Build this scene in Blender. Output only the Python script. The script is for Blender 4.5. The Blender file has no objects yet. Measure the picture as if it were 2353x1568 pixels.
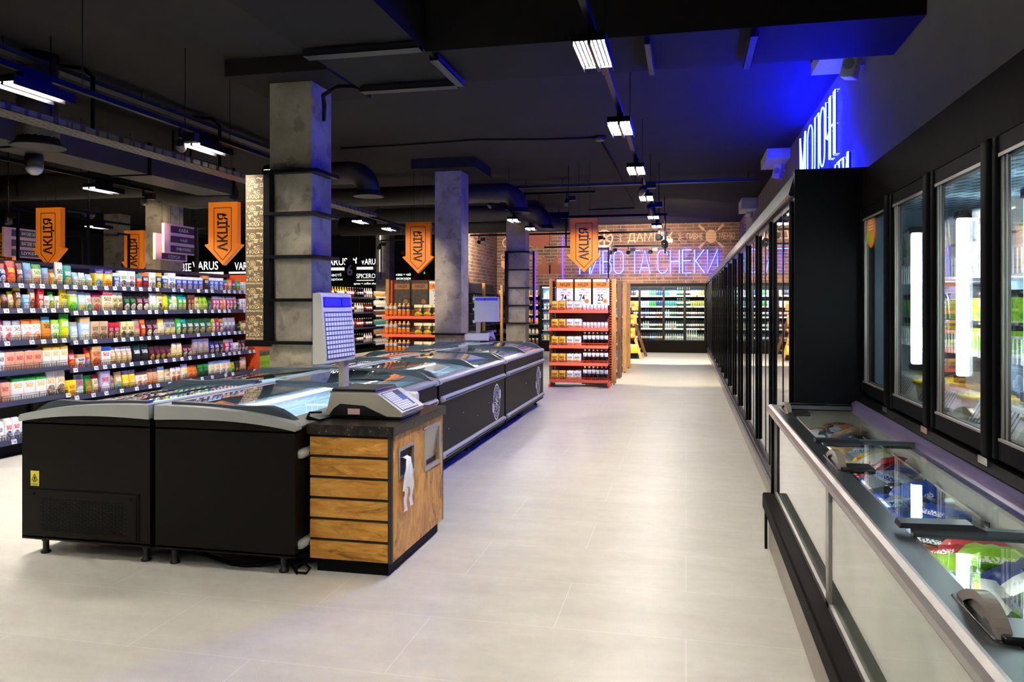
import bpy, math, random
from mathutils import Vector, Matrix
R = random.Random(7)
SC = bpy.context.scene
C = SC.collection

# ---------------------------------------------------------------- camera, world, exposure
F_PX, CX, HY, EYE = 1800.0, 1176.5, 702.0, 1.5
YAW = math.atan((1576.0 - CX) / F_PX)
cd = bpy.data.cameras.new('camera'); cam = bpy.data.objects.new('camera', cd); C.objects.link(cam)
cd.sensor_width = 36.0; cd.lens = F_PX / 2353.0 * 36.0
cam.location = (0, 0, EYE); cam.rotation_euler = (math.pi / 2, 0, YAW)
cd.shift_x = 0.0; cd.shift_y = (HY - 784.0) / 2353.0
cd.clip_start = 0.05; cd.clip_end = 100
SC.camera = cam
w = bpy.data.worlds.new('world'); SC.world = w; w.use_nodes = True
w.node_tree.nodes['Background'].inputs[0].default_value = (.8, .85, 1, 1)
w.node_tree.nodes['Background'].inputs[1].default_value = 0.02
vs = SC.view_settings
vs.view_transform = 'Standard'; vs.look = 'None'; vs.exposure = 0.6; vs.gamma = 1.0; vs.use_curve_mapping = False
try:
    SC.cycles.max_bounces = 8; SC.cycles.diffuse_bounces = 4; SC.cycles.glossy_bounces = 4
    SC.cycles.transparent_max_bounces = 16; SC.cycles.sample_clamp_indirect = 60.0
    SC.cycles.caustics_reflective = False; SC.cycles.caustics_refractive = False
    SC.cycles.use_denoising = True
except Exception:
    pass
L_LAMP = 390.0      # radiance of the white track luminaires

# room size
XR, XL, YB, YF, HC = 1.70, -21.0, 25.6, -4.0, 4.13

# ---------------------------------------------------------------- colours and materials
def H(s):
    s = s.lstrip('#'); o = []
    for i in (0, 2, 4):
        v = int(s[i:i + 2], 16) / 255
        o.append(v / 12.92 if v <= .04045 else ((v + .055) / 1.055) ** 2.4)
    return (o[0], o[1], o[2], 1)

class NT:
    def __init__(s, nt): s.t = nt
    def n(s, typ, *ins, **pr):
        k = s.t.nodes.new(typ)
        for a, b in pr.items(): setattr(k, a, b)
        for i, v in enumerate(ins):
            if v is None: continue
            s.put(k.inputs[i], v)
        return k
    def put(s, sock, v):
        if isinstance(v, bpy.types.NodeSocket): s.t.links.new(v, sock)
        else: sock.default_value = v
    def m(s, op, a, b=0.0, c=0.0):
        return s.n('ShaderNodeMath', a, b, c, operation=op).outputs[0]
    def mix(s, f, a, b):
        k = s.n('ShaderNodeMix', data_type='RGBA')
        s.put(k.inputs[0], f); s.put(k.inputs[6], a); s.put(k.inputs[7], b)
        return k.outputs[2]
    def ramp(s, f, a, b):
        k = s.n('ShaderNodeMapRange', f, a, b, 0.0, 1.0); return k.outputs[0]

M = {}
def base(name):
    m = bpy.data.materials.new(name); m.use_nodes = True
    nt = NT(m.node_tree); p = m.node_tree.nodes['Principled BSDF']; M[name] = m
    return m, nt, p
def mat(name, col, rough=.5, metal=0.0, emit=None, es=0.0, spec=.5, var=0.0, scale=6.0, bump=0.0, coat=0.0):
    m, nt, p = base(name)
    c = H(col) if isinstance(col, str) else col
    p.inputs['Base Color'].default_value = c
    p.inputs['Roughness'].default_value = rough; p.inputs['Metallic'].default_value = metal
    p.inputs['Specular IOR Level'].default_value = spec
    if coat: p.inputs['Coat Weight'].default_value = coat
    if emit:
        p.inputs['Emission Color'].default_value = H(emit) if isinstance(emit, str) else emit
        p.inputs['Emission Strength'].default_value = es
    if var or bump:
        tc = nt.n('ShaderNodeTexCoord')
        nz = nt.n('ShaderNodeTexNoise', tc.outputs['Object'], None, scale, 5.0)
        if var:
            f = nt.ramp(nz.outputs[0], .3, .7)
            d = tuple(x * (1 - var) for x in c[:3]) + (1,); l = tuple(min(1, x * (1 + var)) for x in c[:3]) + (1,)
            nt.put(p.inputs['Base Color'], nt.mix(f, d, l))
        if bump:
            b = nt.n('ShaderNodeBump'); nt.put(b.inputs['Height'], nz.outputs[0]); b.inputs['Strength'].default_value = bump
            b.inputs['Distance'].default_value = .02
            nt.put(p.inputs['Normal'], b.outputs[0])
    return m
def emis(name, col, st):
    return mat(name, '#000000', .5, emit=col, es=st, spec=0)
def glass(name, tint=(.92, .97, .97, 1), refl=1.0, rough=.015, ior=1.45):
    """thin pane: lets light straight through, mirrors more towards grazing angles"""
    m = bpy.data.materials.new(name); m.use_nodes = True; t = m.node_tree; t.nodes.clear(); nt = NT(t); M[name] = m
    lw = nt.n('ShaderNodeLayerWeight'); lw.inputs[0].default_value = .5
    tr = nt.n('ShaderNodeBsdfTransparent', tint); gl = nt.n('ShaderNodeBsdfGlossy'); gl.inputs['Roughness'].default_value = rough
    gl.inputs['Color'].default_value = (1, 1, 1, 1)
    f = nt.m('MINIMUM', nt.m('MULTIPLY_ADD', nt.m('POWER', lw.outputs['Facing'], 4.0), .9 * refl, .045 * refl), .95)
    mx = nt.n('ShaderNodeMixShader', f, tr.outputs[0], gl.outputs[0])
    o = nt.n('ShaderNodeOutputMaterial', mx.outputs[0]); return m

mat('black_paint', '#120f0c', .45, spec=.12)
mat('freezer_frame', '#0a0a0b', .5, spec=.05)
mat('black_matte', '#0b0a0a', .6, spec=.1)
mat('black_plastic', '#121212', .3)
mat('black_metal', '#08080a', .35, spec=.15)
mat('dark_rubber', '#1b1c1e', .55)
mat('charcoal_plastic', '#474f54', .3)
mat('fridge_body', '#0d0c0c', .4, spec=.15)
mat('fridge_panel', '#0d0e12', .42, spec=.14)
mat('header_brown', '#171110', .55, spec=.03)
mat('canopy_metal', '#221d2a', .3, metal=.2, spec=.3)
mat('kick_metal', '#8f8475', .35, metal=.25, var=.06, scale=3)
mat('grey_trim', '#a0a3a0', .35, spec=.4)
mat('silver', '#b9bdc2', .25, metal=.85)
mat('alu', '#a8a39d', .32, metal=.5)
mat('bronze', '#8c8177', .25, metal=.3)
mat('steel', '#c8c8c8', .18, metal=1)
mat('slate_rail', '#25272a', .32, spec=.35)
mat('violet_ledge', '#6a5e86', .3, metal=.35, var=.15)
mat('liner', '#b4cbd6', .5)
mat('cream_liner', '#e6e2d2', .5)
mat('cooler_back', '#8fa6b4', .5, var=.08)
mat('cooler_dark', '#2c3338', .5)
mat('cooler_grey', '#39434a', .5)
mat('white_wire', '#e8ecec', .35)
mat('black_wire', '#141414', .4)
mat('shelf_dark', '#1c1b1d', .5)
mat('strip_navy', '#3d4056', .4, metal=.2)
mat('tag_paper', '#e6e9ee', .6)
mat('tag_ink', '#7b828c', .7)
mat('orange_metal', '#e2521c', .42)
mat('salmon_lip', '#ec6440', .38)
mat('dark_red_back', '#7a2c18', .5)
mat('white_plastic', '#dcdad2', .35)
mat('beige_plastic', '#b5ae9c', .4)
mat('key_white', '#eceff4', .4)
mat('navy_panel', '#26284a', .35)
mat('key_blue', '#2f6fc4', .4)
mat('lcd', '#1414c8', .3, emit='#2418ff', es=1.1)
mat('lcd_frame', '#141428', .3)
mat('paper_white', '#efeeea', .6)
mat('poster_orange', '#f08c14', .55)
mat('poster_shaded', '#3c342c', .6, var=.5, scale=14)  # sheet of an unlit poster, shade put into the colour
mat('poster_orange_shaded', '#9c6432', .6)  # poster orange darkened for the unlit posters
mat('ink', '#14110f', .6)
mat('bag_white', '#f1f1ee', .4)
mat('inner_dark', '#2b2a28', .6)
mat('duct_paint', '#2b2724', .5, var=.12)
mat('tray_steel', '#151413', .5)
mat('white_paint', '#cfcbc2', .6)
mat('speaker_white', '#d6d3cc', .4)
mat('speaker_grille', '#8f8f98', .6)
mat('dome_white', '#c9c6c4', .25)
mat('lilac_board', '#cfa0bc', .5)
mat('cream_board', '#d8bd86', .5)
mat('plum_plate', '#2c1c40', .4)
mat('label_pink', '#e0b4b0', .6)
mat('yellow_sticker', '#d9cf3c', .5)
mat('orange_sticker', '#ff8f24', .5)
mat('green_patch', '#8cc81e', .5)
mat('logo_white', '#e4e2dc', .5)
mat('wall_art', '#c79a78', .7)
mat('line_art', '#8c867e', .6)
mat('rust_art', '#7a3a26', .7)
mat('brown_art', '#6b3a22', .6)
mat('dark_sign', '#101614', .4)
mat('purple_led', '#3010ff', .4, emit='#3d12ff', es=5.0)
emis('neon_core', '#bff6ff', 1.15)
emis('neon_blue', '#0000ff', 480.0)
emis('neon_violet', '#1004ff', 34.0)
emis('sign_white', '#ffffff', 1.5)
emis('sign_soft', '#fff2d8', 2.0)
emis('sign_text', '#e8fff4', 1.3)
emis('cooler_led', '#e6f4ff', 6.0)
emis('upright_led', '#eef7ff', 10.0)
emis('chest_led', '#eef6ff', 9.0)
emis('shelf_led', '#fff0d8', 6.0)
emis('spot_face', '#fff1d6', 28.0)
emis('exit_green', '#30c060', .9)
glass('lid_glass', (.86, .95, .97, 1), 1.5)
glass('door_glass', (.88, .94, .97, 1), 1.25)
glass('cooler_glass', (.93, .97, .99, 1), .55)
glass('tall_glass', (.8, .87, .92, 1), 1.05)
glass('front_glass', (.93, .97, .93, 1), 1.25)
glass('dome_glass', (.8, .8, .85, 1), 1.2)

def m_floor():
    m, nt, p = base('floor_tile')
    tc = nt.n('ShaderNodeTexCoord'); V = tc.outputs['Object']
    br = nt.n('ShaderNodeTexBrick', V); br.offset = .5
    for k, v in (('Color1', (0, 0, 0, 1)), ('Color2', (1, 1, 1, 1)), ('Mortar', (.5, .5, .5, 1)), ('Scale', 1.0), ('Mortar Size', .0022), ('Mortar Smooth', .15), ('Brick Width', 1.2), ('Row Height', .6)):
        br.inputs[k].default_value = v
    mp = nt.n('ShaderNodeMapping', V); mp.inputs['Scale'].default_value = (1.2, 3.4, 1)
    a = nt.n('ShaderNodeTexNoise', mp.outputs[0], None, 1.5, 6.0, .6)
    b = nt.n('ShaderNodeTexNoise', V, None, .55, 3.0)
    d = nt.n('ShaderNodeTexNoise', V, None, 13.0, 6.0)
    f = nt.m('ADD', nt.m('MULTIPLY', a.outputs[0], .5), nt.m('ADD', nt.m('MULTIPLY', b.outputs[0], .32), nt.m('MULTIPLY', d.outputs[0], .18)))
    c = nt.mix(nt.ramp(f, .27, .73), H('#ada89d'), H('#d3cec3'))
    c = nt.mix(nt.m('MULTIPLY', br.outputs['Color'], .12), c, H('#bfbab0'))
    c = nt.mix(nt.m('MULTIPLY', br.outputs['Fac'], .5), c, H('#e2ded4'))
    nt.put(p.inputs['Base Color'], c)
    nt.put(p.inputs['Roughness'], nt.m('MULTIPLY_ADD', a.outputs[0], .15, .3))
    p.inputs['Specular IOR Level'].default_value = .28
m_floor()
def m_concrete(name, lo, hi, dark):
    m, nt, p = base(name)
    tc = nt.n('ShaderNodeTexCoord'); V = tc.outputs['Object']
    a = nt.n('ShaderNodeTexNoise', V, None, 2.2, 8.0, .65, 2.0, 0.0, 1.0, .25)
    b = nt.n('ShaderNodeTexNoise', V, None, 4.5, 4.0, .6, 2.0, 0.0, 1.0, .5)
    d = nt.n('ShaderNodeTexNoise', V, None, 9.0, 6.0, .7, 2.0, 0.0, 1.0, .6)
    c = nt.mix(nt.ramp(a.outputs[0], .35, .65), H(lo), H(hi))
    k = nt.ramp(b.outputs[0], .55, .63); c = nt.mix(nt.m('MULTIPLY', k, .45), c, H(dark))
    k2 = nt.ramp(d.outputs[0], .66, .7); c = nt.mix(nt.m('MULTIPLY', k2, .6), c, H(dark))
    nt.put(p.inputs['Base Color'], c); p.inputs['Roughness'].default_value = .5
    bp = nt.n('ShaderNodeBump'); bp.inputs['Strength'].default_value = .35; bp.inputs['Distance'].default_value = .02
    nt.put(bp.inputs['Height'], a.outputs[0]); nt.put(p.inputs['Normal'], bp.outputs[0])
m_concrete('concrete', '#7f7666', '#a69c88', '#443e37')
mat('ceiling_paint', '#2e2b28', .8, spec=.08, var=.1, scale=1.2)
mat('beam_paint', '#252221', .8, spec=.08, var=.08, scale=1.2)
mat('grey_plaster', '#8a837a', .8, spec=.1, var=.05, scale=2.0)
mat('dark_wall', '#15191a', .7)
def m_brick(name, ax, warm=1.0):
    m, nt, p = base(name)
    tc = nt.n('ShaderNodeTexCoord'); s = nt.n('ShaderNodeSeparateXYZ', tc.outputs['Object'])
    V = nt.n('ShaderNodeCombineXYZ', s.outputs[ax], s.outputs[2], 0.0).outputs[0]
    br = nt.n('ShaderNodeTexBrick', V)
    for k, v in (('Color1', (0, 0, 0, 1)), ('Color2', (1, 1, 1, 1)), ('Mortar', (.5, .5, .5, 1)), ('Scale', 1.0), ('Mortar Size', .009), ('Mortar Smooth', .1), ('Bias', 0.0), ('Brick Width', .46), ('Row Height', .105)):
        br.inputs[k].default_value = v
    n1 = nt.n('ShaderNodeTexNoise', V, None, 2.6, 3.0); n2 = nt.n('ShaderNodeTexNoise', V, None, 14.0, 5.0)
    c = nt.mix(br.outputs['Color'], H('#573a2d'), H('#7a5440'))
    c = nt.mix(nt.m('MULTIPLY', nt.ramp(n1.outputs[0], .5, .62), .8), c, H('#362b27'))
    c = nt.mix(nt.m('MULTIPLY', nt.ramp(n2.outputs[0], .45, .7), .35), c, H('#8a6a52'))
    c = nt.mix(br.outputs['Fac'], c, H('#8f7b6a'))
    nt.put(p.inputs['Base Color'], c); p.inputs['Roughness'].default_value = .8
    bp = nt.n('ShaderNodeBump'); bp.inputs['Strength'].default_value = .5; bp.inputs['Distance'].default_value = .02; bp.invert = True
    nt.put(bp.inputs['Height'], br.outputs['Fac']); nt.put(p.inputs['Normal'], bp.outputs[0])
m_brick('brick_back', 0); m_brick('brick_side', 1)
def m_wood(name, sc, lo, hi, knot):
    m, nt, p = base(name)
    tc = nt.n('ShaderNodeTexCoord'); mp = nt.n('ShaderNodeMapping', tc.outputs['Object']); mp.inputs['Scale'].default_value = sc
    a = nt.n('ShaderNodeTexNoise', mp.outputs[0], None, 2.2, 9.0, .62, 2.0, 0.0, 1.0, 1.2)
    b = nt.n('ShaderNodeTexNoise', mp.outputs[0], None, 1.1, 5.0, .6, 2.0, 0.0, 1.0, 2.2)
    c = nt.mix(nt.ramp(a.outputs[0], .32, .68), H(lo), H(hi))
    c = nt.mix(nt.m('MULTIPLY', nt.ramp(b.outputs[0], .56, .68), .75), c, H(knot))
    nt.put(p.inputs['Base Color'], c); p.inputs['Roughness'].default_value = .42; p.inputs['Specular IOR Level'].default_value = .2
m_wood('oak_x', (2.2, 6, 9), '#ad722a', '#e0a650', '#6a4216')
m_wood('oak_z', (9, 6, 2.4), '#b0742c', '#eab060', '#6e4216')
m_wood('pine_post', (14, 14, 1.5), '#9c7440', '#c69a5e', '#6d4a22')
m_wood('walnut_post', (14, 14, 1.5), '#4a3422', '#6f5236', '#2c1e12')
def m_speckle():
    m, nt, p = base('speckled_stone')
    tc = nt.n('ShaderNodeTexCoord')
    v = nt.n('ShaderNodeTexVoronoi', tc.outputs['Object'], None, 55.0)
    n = nt.n('ShaderNodeTexNoise', tc.outputs['Object'], None, 30.0, 4.0)
    c = nt.mix(nt.ramp(n.outputs[0], .4, .65), H('#1d1815'), H('#3a322c'))
    k = nt.m('LESS_THAN', v.outputs['Distance'], .2); k = nt.m('MULTIPLY', k, nt.m('GREATER_THAN', n.outputs[0], .52))
    nt.put(p.inputs['Base Color'], nt.mix(k, c, H('#8a7f76'))); p.inputs['Roughness'].default_value = .28; p.inputs['Specular IOR Level'].default_value = .25
m_speckle()
def m_led(name, st):
    """rows of small LED lenses"""
    m, nt, p = base(name)
    tc = nt.n('ShaderNodeTexCoord'); s = nt.n('ShaderNodeSeparateXYZ', tc.outputs['Generated'])
    fx = nt.m('FRACT', nt.m('MULTIPLY', s.outputs[0], 3.0)); fy = nt.m('FRACT', nt.m('MULTIPLY', s.outputs[1], 24.0))
    d = nt.m('ADD', nt.m('POWER', nt.m('ABSOLUTE', nt.m('SUBTRACT', fx, .5)), 2.0), nt.m('POWER', nt.m('ABSOLUTE', nt.m('SUBTRACT', fy, .5)), 2.0))
    k = nt.m('LESS_THAN', d, .1)
    p.inputs['Base Color'].default_value = (.1, .1, .1, 1)
    p.inputs['Emission Color'].default_value = (1, .95, .86, 1)
    nt.put(p.inputs['Emission Strength'], nt.m('MULTIPLY', k, st))
m_led('led_lens', L_LAMP)
m_led('led_lens_bright', L_LAMP * 2.0)
def m_perf(name, lo, hi):
    m, nt, p = base(name)
    tc = nt.n('ShaderNodeTexCoord'); s = nt.n('ShaderNodeSeparateXYZ', tc.outputs['Object'])
    fx = nt.m('FRACT', nt.m('MULTIPLY', nt.m('ADD', s.outputs[0], nt.m('MULTIPLY', s.outputs[1], .4)), 14.0)); fy = nt.m('FRACT', nt.m('MULTIPLY', s.outputs[1], 9.0))
    k = nt.m('MULTIPLY', nt.m('LESS_THAN', fx, .45), nt.m('LESS_THAN', fy, .7))
    nt.put(p.inputs['Base Color'], nt.mix(k, H(hi), H(lo))); p.inputs['Roughness'].default_value = .5
m_perf('perforated_steel', '#16141a', '#5a534c')
m_perf('perforated_cooler', '#39444c', '#a3b6c2')

# packaging: one node group, coloured per product
def pack_group():
    g = bpy.data.node_groups.new('pack_print', 'ShaderNodeTree'); nt = NT(g)
    for k in ('Top', 'Main', 'Accent', 'Window'): g.interface.new_socket(k, in_out='INPUT', socket_type='NodeSocketColor')
    g.interface.new_socket('Color', in_out='OUTPUT', socket_type='NodeSocketColor')
    gi = nt.n('NodeGroupInput'); go = nt.n('NodeGroupOutput')
    tc = nt.n('ShaderNodeTexCoord'); s = nt.n('ShaderNodeSeparateXYZ', tc.outputs['Generated']); x, y, z = s.outputs
    oi = nt.n('ShaderNodeObjectInfo')
    n = nt.n('ShaderNodeTexNoise', tc.outputs['Object'], None, 34.0, 3.0); n.noise_dimensions = '4D'; nt.put(n.inputs['W'], nt.m('MULTIPLY', oi.outputs['Random'], 3.0))
    c = nt.mix(nt.m('GREATER_THAN', z, .77), gi.outputs[1], gi.outputs[0])
    # printed name block
    mp = nt.n('ShaderNodeMapping', tc.outputs['Generated']); mp.inputs['Scale'].default_value = (27, 1, 13)
    t = nt.n('ShaderNodeTexNoise', mp.outputs[0], None, 1.0, 1.0)
    k = nt.m('MULTIPLY', nt.m('MULTIPLY', nt.m('GREATER_THAN', z, .5), nt.m('LESS_THAN', z, .7)), nt.m('MULTIPLY', nt.m('GREATER_THAN', x, .16), nt.m('LESS_THAN', x, .84)))
    k = nt.m('MULTIPLY', k, nt.m('GREATER_THAN', t.outputs[0], .47))
    c = nt.mix(k, c, gi.outputs[2])
    # product picture
    e = nt.m('ADD', nt.m('POWER', nt.m('DIVIDE', nt.m('ABSOLUTE', nt.m('SUBTRACT', x, .52)), .4), 2.0), nt.m('POWER', nt.m('DIVIDE', nt.m('ABSOLUTE', nt.m('SUBTRACT', z, .23)), .22), 2.0))
    wv = nt.mix(nt.m('MULTIPLY', nt.ramp(n.outputs[0], .4, .62), .5), gi.outputs[3], gi.outputs[1])
    c = nt.mix(nt.m('LESS_THAN', e, 1.0), c, wv)
    # small print near the base
    k = nt.m('MULTIPLY', nt.m('LESS_THAN', z, .07), nt.m('GREATER_THAN', t.outputs[0], .5))
    c = nt.mix(nt.m('MULTIPLY', k, .6), c, gi.outputs[2])
    nt.put(go.inputs[0], c)
    return g
PG = pack_group()
COL = dict(red='#c81e1e', navy='#1b2a6e', white='#f0efeb', yellow='#f2cf1c', orange='#ee7a1a', maroon='#6e1720', taupe='#9c8b78', sky='#5ea6dc', tan='#c9a26c', green='#2f9e34', cream='#ece0b8', brown='#6a4020', amber='#d2872a', teal='#16a094', gold='#e0b03c', lblue='#a9c6e6', indigo='#281a8c', blue='#1f4fb8', black='#17161a', lime='#9ccf2a', peach='#e3a98a', magenta='#a8185c', purple='#6a2c86', pink='#e08aa0', dbrown='#341a18', kraft='#c7ab88', khaki='#d9cd8e', dgreen='#12502e', grey='#9a9aa0', dgrey='#4a4a52', lilac='#b7aed2', olive='#8a9030')
COLH = {k: H(v) for k, v in COL.items()}
def packmat(key, rough=.33):
    nm = 'pack_' + key.replace(',', '_') + ('' if rough == .33 else '_m')
    if nm in M: return M[nm]
    m, nt, p = base(nm)
    g = nt.n('ShaderNodeGroup'); g.node_tree = PG
    for i, k in enumerate(key.split(',')): g.inputs[i].default_value = COLH[k]
    nt.put(p.inputs['Base Color'], g.outputs[0]); p.inputs['Roughness'].default_value = rough
    return m

# ---------------------------------------------------------------- mesh building
GLYPH = {}
def glyph(s, bold=0.0):
    k = (s, bold)
    if k in GLYPH: return GLYPH[k]
    cu = bpy.data.curves.new('t', 'FONT'); cu.body = s; cu.size = 1.0; cu.offset = bold; cu.resolution_u = 3
    o = bpy.data.objects.new('t', cu); C.objects.link(o)
    dg = bpy.context.evaluated_depsgraph_get()
    me = bpy.data.meshes.new_from_object(o.evaluated_get(dg))
    v = [(a.co.x, a.co.y) for a in me.vertices]; f = [tuple(p.vertices) for p in me.polygons]
    bpy.data.objects.remove(o); bpy.data.curves.remove(cu); bpy.data.meshes.remove(me)
    x0 = min(a[0] for a in v); x1 = max(a[0] for a in v); y0 = min(a[1] for a in v); y1 = max(a[1] for a in v)
    GLYPH[k] = ([((a[0] - x0) / (x1 - x0), (a[1] - y0) / (y1 - y0)) for a in v], f, (x1 - x0) / (y1 - y0))
    return GLYPH[k]

OFF = {}
class MB:
    def __init__(s): s.v = []; s.f = []; s.m = []; s.sm = []
    def add(s, vs, fs, m=0, smooth=False):
        b = len(s.v); s.v += [tuple(a) for a in vs]
        for f in fs: s.f.append([b + i for i in f]); s.m.append(m); s.sm.append(smooth)
        return s
    def box(s, x0, x1, y0, y1, z0, z1, m=0):
        v = [(x, y, z) for z in (z0, z1) for y in (y0, y1) for x in (x0, x1)]
        return s.add(v, [(0, 2, 3, 1), (4, 5, 7, 6), (0, 1, 5, 4), (2, 6, 7, 3), (0, 4, 6, 2), (1, 3, 7, 5)], m)
    def rbox(s, x0, x1, y0, y1, z0, z1, b, m=0, seg=2):
        """box with rounded vertical and horizontal edges (a rounded profile with a tapered cap at both ends)"""
        def ring(i, z):
            r = []
            for (cx, cy, a0) in ((x1 - b, y1 - b, 0), (x0 + b, y1 - b, 90), (x0 + b, y0 + b, 180), (x1 - b, y0 + b, 270)):
                for k in range(seg + 1):
                    a = math.radians(a0 + 90 * k / seg); rr = max(b - i, 0.0003)
                    r.append((cx + rr * math.cos(a), cy + rr * math.sin(a), z))
            return r
        rs = [ring(b * .7, z0), ring(b * .2, z0 + b * .3), ring(0, z0 + b), ring(0, z1 - b), ring(b * .2, z1 - b * .3), ring(b * .7, z1)]
        n = len(rs[0]); v = [p for r in rs for p in r]
        f = [(i * n + j, i * n + (j + 1) % n, (i + 1) * n + (j + 1) % n, (i + 1) * n + j) for i in range(5) for j in range(n)]
        s.add(v, f, m, True); k = len(s.v) - len(v)
        s.f.append([k + i for i in range(n)][::-1]); s.m.append(m); s.sm.append(False)
        s.f.append([k + 5 * n + i for i in range(n)]); s.m.append(m); s.sm.append(False)
        return s
    def prism(s, poly, ax, a0, a1, m=0, smooth=False):
        """2D polygon extruded along axis ax: x -> (y,z), y -> (x,z), z -> (x,y)"""
        def P(p, a):
            return {'x': (a, p[0], p[1]), 'y': (p[0], a, p[1]), 'z': (p[0], p[1], a)}[ax]
        n = len(poly); v = [P(p, a0) for p in poly] + [P(p, a1) for p in poly]
        s.add(v, [(i, (i + 1) % n, n + (i + 1) % n, n + i) for i in range(n)], m, smooth)
        k = len(s.v) - 2 * n
        s.f.append([k + i for i in range(n)][::-1]); s.f.append([k + n + i for i in range(n)]); s.m += [m, m]; s.sm += [False, False]
        return s
    def quad(s, a, b, c, d, m=0): return s.add([a, b, c, d], [(0, 1, 2, 3)], m)
    def lathe(s, prof, n=12, o=(0, 0, 0), m=0, ax='z', smooth=True):
        v = []; f = []
        for (r, z) in prof:
            for j in range(n):
                a = 2 * math.pi * j / n; p = (r * math.cos(a), r * math.sin(a), z)
                if ax == 'y': p = (p[0], p[2], p[1])
                if ax == 'x': p = (p[2], p[0], p[1])
                v.append((o[0] + p[0], o[1] + p[1], o[2] + p[2]))
        for i in range(len(prof) - 1):
            for j in range(n): f.append((i * n + j, i * n + (j + 1) % n, (i + 1) * n + (j + 1) % n, (i + 1) * n + j))
        s.add(v, f, m, smooth); k = len(s.v) - len(v)
        if prof[0][0] > .001: s.f.append([k + i for i in range(n)][::-1]); s.m.append(m); s.sm.append(False)
        if prof[-1][0] > .001: s.f.append([k + (len(prof) - 1) * n + i for i in range(n)]); s.m.append(m); s.sm.append(False)
        return s
    def tube(s, pts, r, n=8, m=0, caps=True, closed=False):
        pts = [Vector(p) for p in pts]; N = len(pts); v = []; f = []
        t0 = None; up = None
        for i, p in enumerate(pts):
            a = pts[(i - 1) % N] if (closed or i > 0) else p; b = pts[(i + 1) % N] if (closed or i < N - 1) else p
            t = (b - a); t = t.normalized() if t.length > 1e-9 else Vector((0, 0, 1))
            if up is None:
                up = Vector((0, 0, 1)) if abs(t.z) < .9 else Vector((1, 0, 0))
                up = (up - t * up.dot(t)).normalized()
            else:
                up = (up - t * up.dot(t)); up = up.normalized() if up.length > 1e-6 else Vector((0, 1, 0))
            sd = t.cross(up)
            k = 1.0
            if (closed or 0 < i < N - 1):
                d1 = (p - a).normalized(); d2 = (b - p).normalized(); k = 1 / max(.5, math.sqrt(max(.01, (1 + d1.dot(d2)) / 2)))
            for j in range(n):
                an = 2 * math.pi * (j + .5) / n
                v.append(p + (up * math.sin(an) + sd * math.cos(an)) * r * k)
        for i in range(N if closed else N - 1):
            for j in range(n):
                i2 = (i + 1) % N; f.append((i * n + j, i * n + (j + 1) % n, i2 * n + (j + 1) % n, i2 * n + j))
        s.add(v, f, m, n > 4); k = len(s.v) - len(v)
        if caps and not closed:
            s.f.append([k + i for i in range(n)][::-1]); s.f.append([k + (N - 1) * n + i for i in range(n)]); s.m += [m, m]; s.sm += [False, False]
        return s
    def text(s, st, o, r, u, h, wd=None, m=0, bold=0.0, center=False):
        v, f, asp = glyph(st, bold); wd = wd or h * asp
        o = Vector(o); r = Vector(r); u = Vector(u)
        if center: o = o - r * wd / 2 - u * h / 2
        return s.add([o + r * (a[0] * wd) + u * (a[1] * h) for a in v], f, m)
    def ring(s, o, r, u, r0, r1, n=32, m=0, a0=0, a1=360, sy=1.0):
        o = Vector(o); r = Vector(r); u = Vector(u); v = []; f = []
        for i in range(n + 1):
            a = math.radians(a0 + (a1 - a0) * i / n)
            for q in (r0, r1): v.append(o + r * (q * math.cos(a)) + u * (q * sy * math.sin(a)))
        for i in range(n): f.append((2 * i, 2 * i + 1, 2 * i + 3, 2 * i + 2))
        return s.add(v, f, m)
    def mesh(s, name, mats):
        me = bpy.data.meshes.new(name); me.from_pydata(s.v, [], s.f)
        for k in mats: me.materials.append(M[k] if isinstance(k, str) else k)
        me.polygons.foreach_set('material_index', s.m); me.polygons.foreach_set('use_smooth', s.sm); me.update()
        return me
    def build(s, name, mats, parent=None, flip=None):
        if isinstance(mats, (str, bpy.types.Material)): mats = [mats]
        o_ = OFF.get(parent.name, (0, 0, 0)) if parent else (0, 0, 0)
        if o_ != (0, 0, 0): s.v = [(a[0] - o_[0], a[1] - o_[1], a[2] - o_[2]) for a in s.v]
        o = bpy.data.objects.new(name, s.mesh(name, mats)); C.objects.link(o)
        if parent: o.parent = parent; OFF[o.name] = o_
        return o

def tag(o, label, cat, group=None, kind=None):
    if label: o['label'] = label
    if cat: o['category'] = cat
    if group: o['group'] = group
    if kind: o['kind'] = kind
    return o
def thing(name, label, cat, loc=(0, 0, 0), group=None):
    o = bpy.data.objects.new(name, None); C.objects.link(o); o.location = loc; OFF[o.name] = tuple(loc); o.empty_display_size = .1
    return tag(o, label, cat, group)
def struct(name, mb, mats): return tag(mb.build(name, mats), None, None, None, 'structure')
def inst(o, parent=None):
    c = o.copy(); C.objects.link(c)
    if parent: c.parent = parent
    for ch in o.children: inst(ch, c)
    return c
def light(kind, parent, loc, energy, col=(1, .93, .82), **kw):
    l = bpy.data.lights.new('lamp_light', kind); l.energy = energy; l.color = col
    for k, v in kw.items():
        if k not in ('aim', 'rot'): setattr(l, k, v)
    o = bpy.data.objects.new('lamp_light', l); C.objects.link(o)
    p = OFF.get(parent.name, (0, 0, 0)) if parent else (0, 0, 0)
    o.parent = parent; o.location = Vector(loc) - Vector(p)
    if 'rot' in kw: o.rotation_euler = kw['rot']
    elif 'aim' in kw:
        d = Vector(kw['aim']) - Vector(loc); o.rotation_euler = d.to_track_quat('-Z', 'Y').to_euler()
    return o
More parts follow.
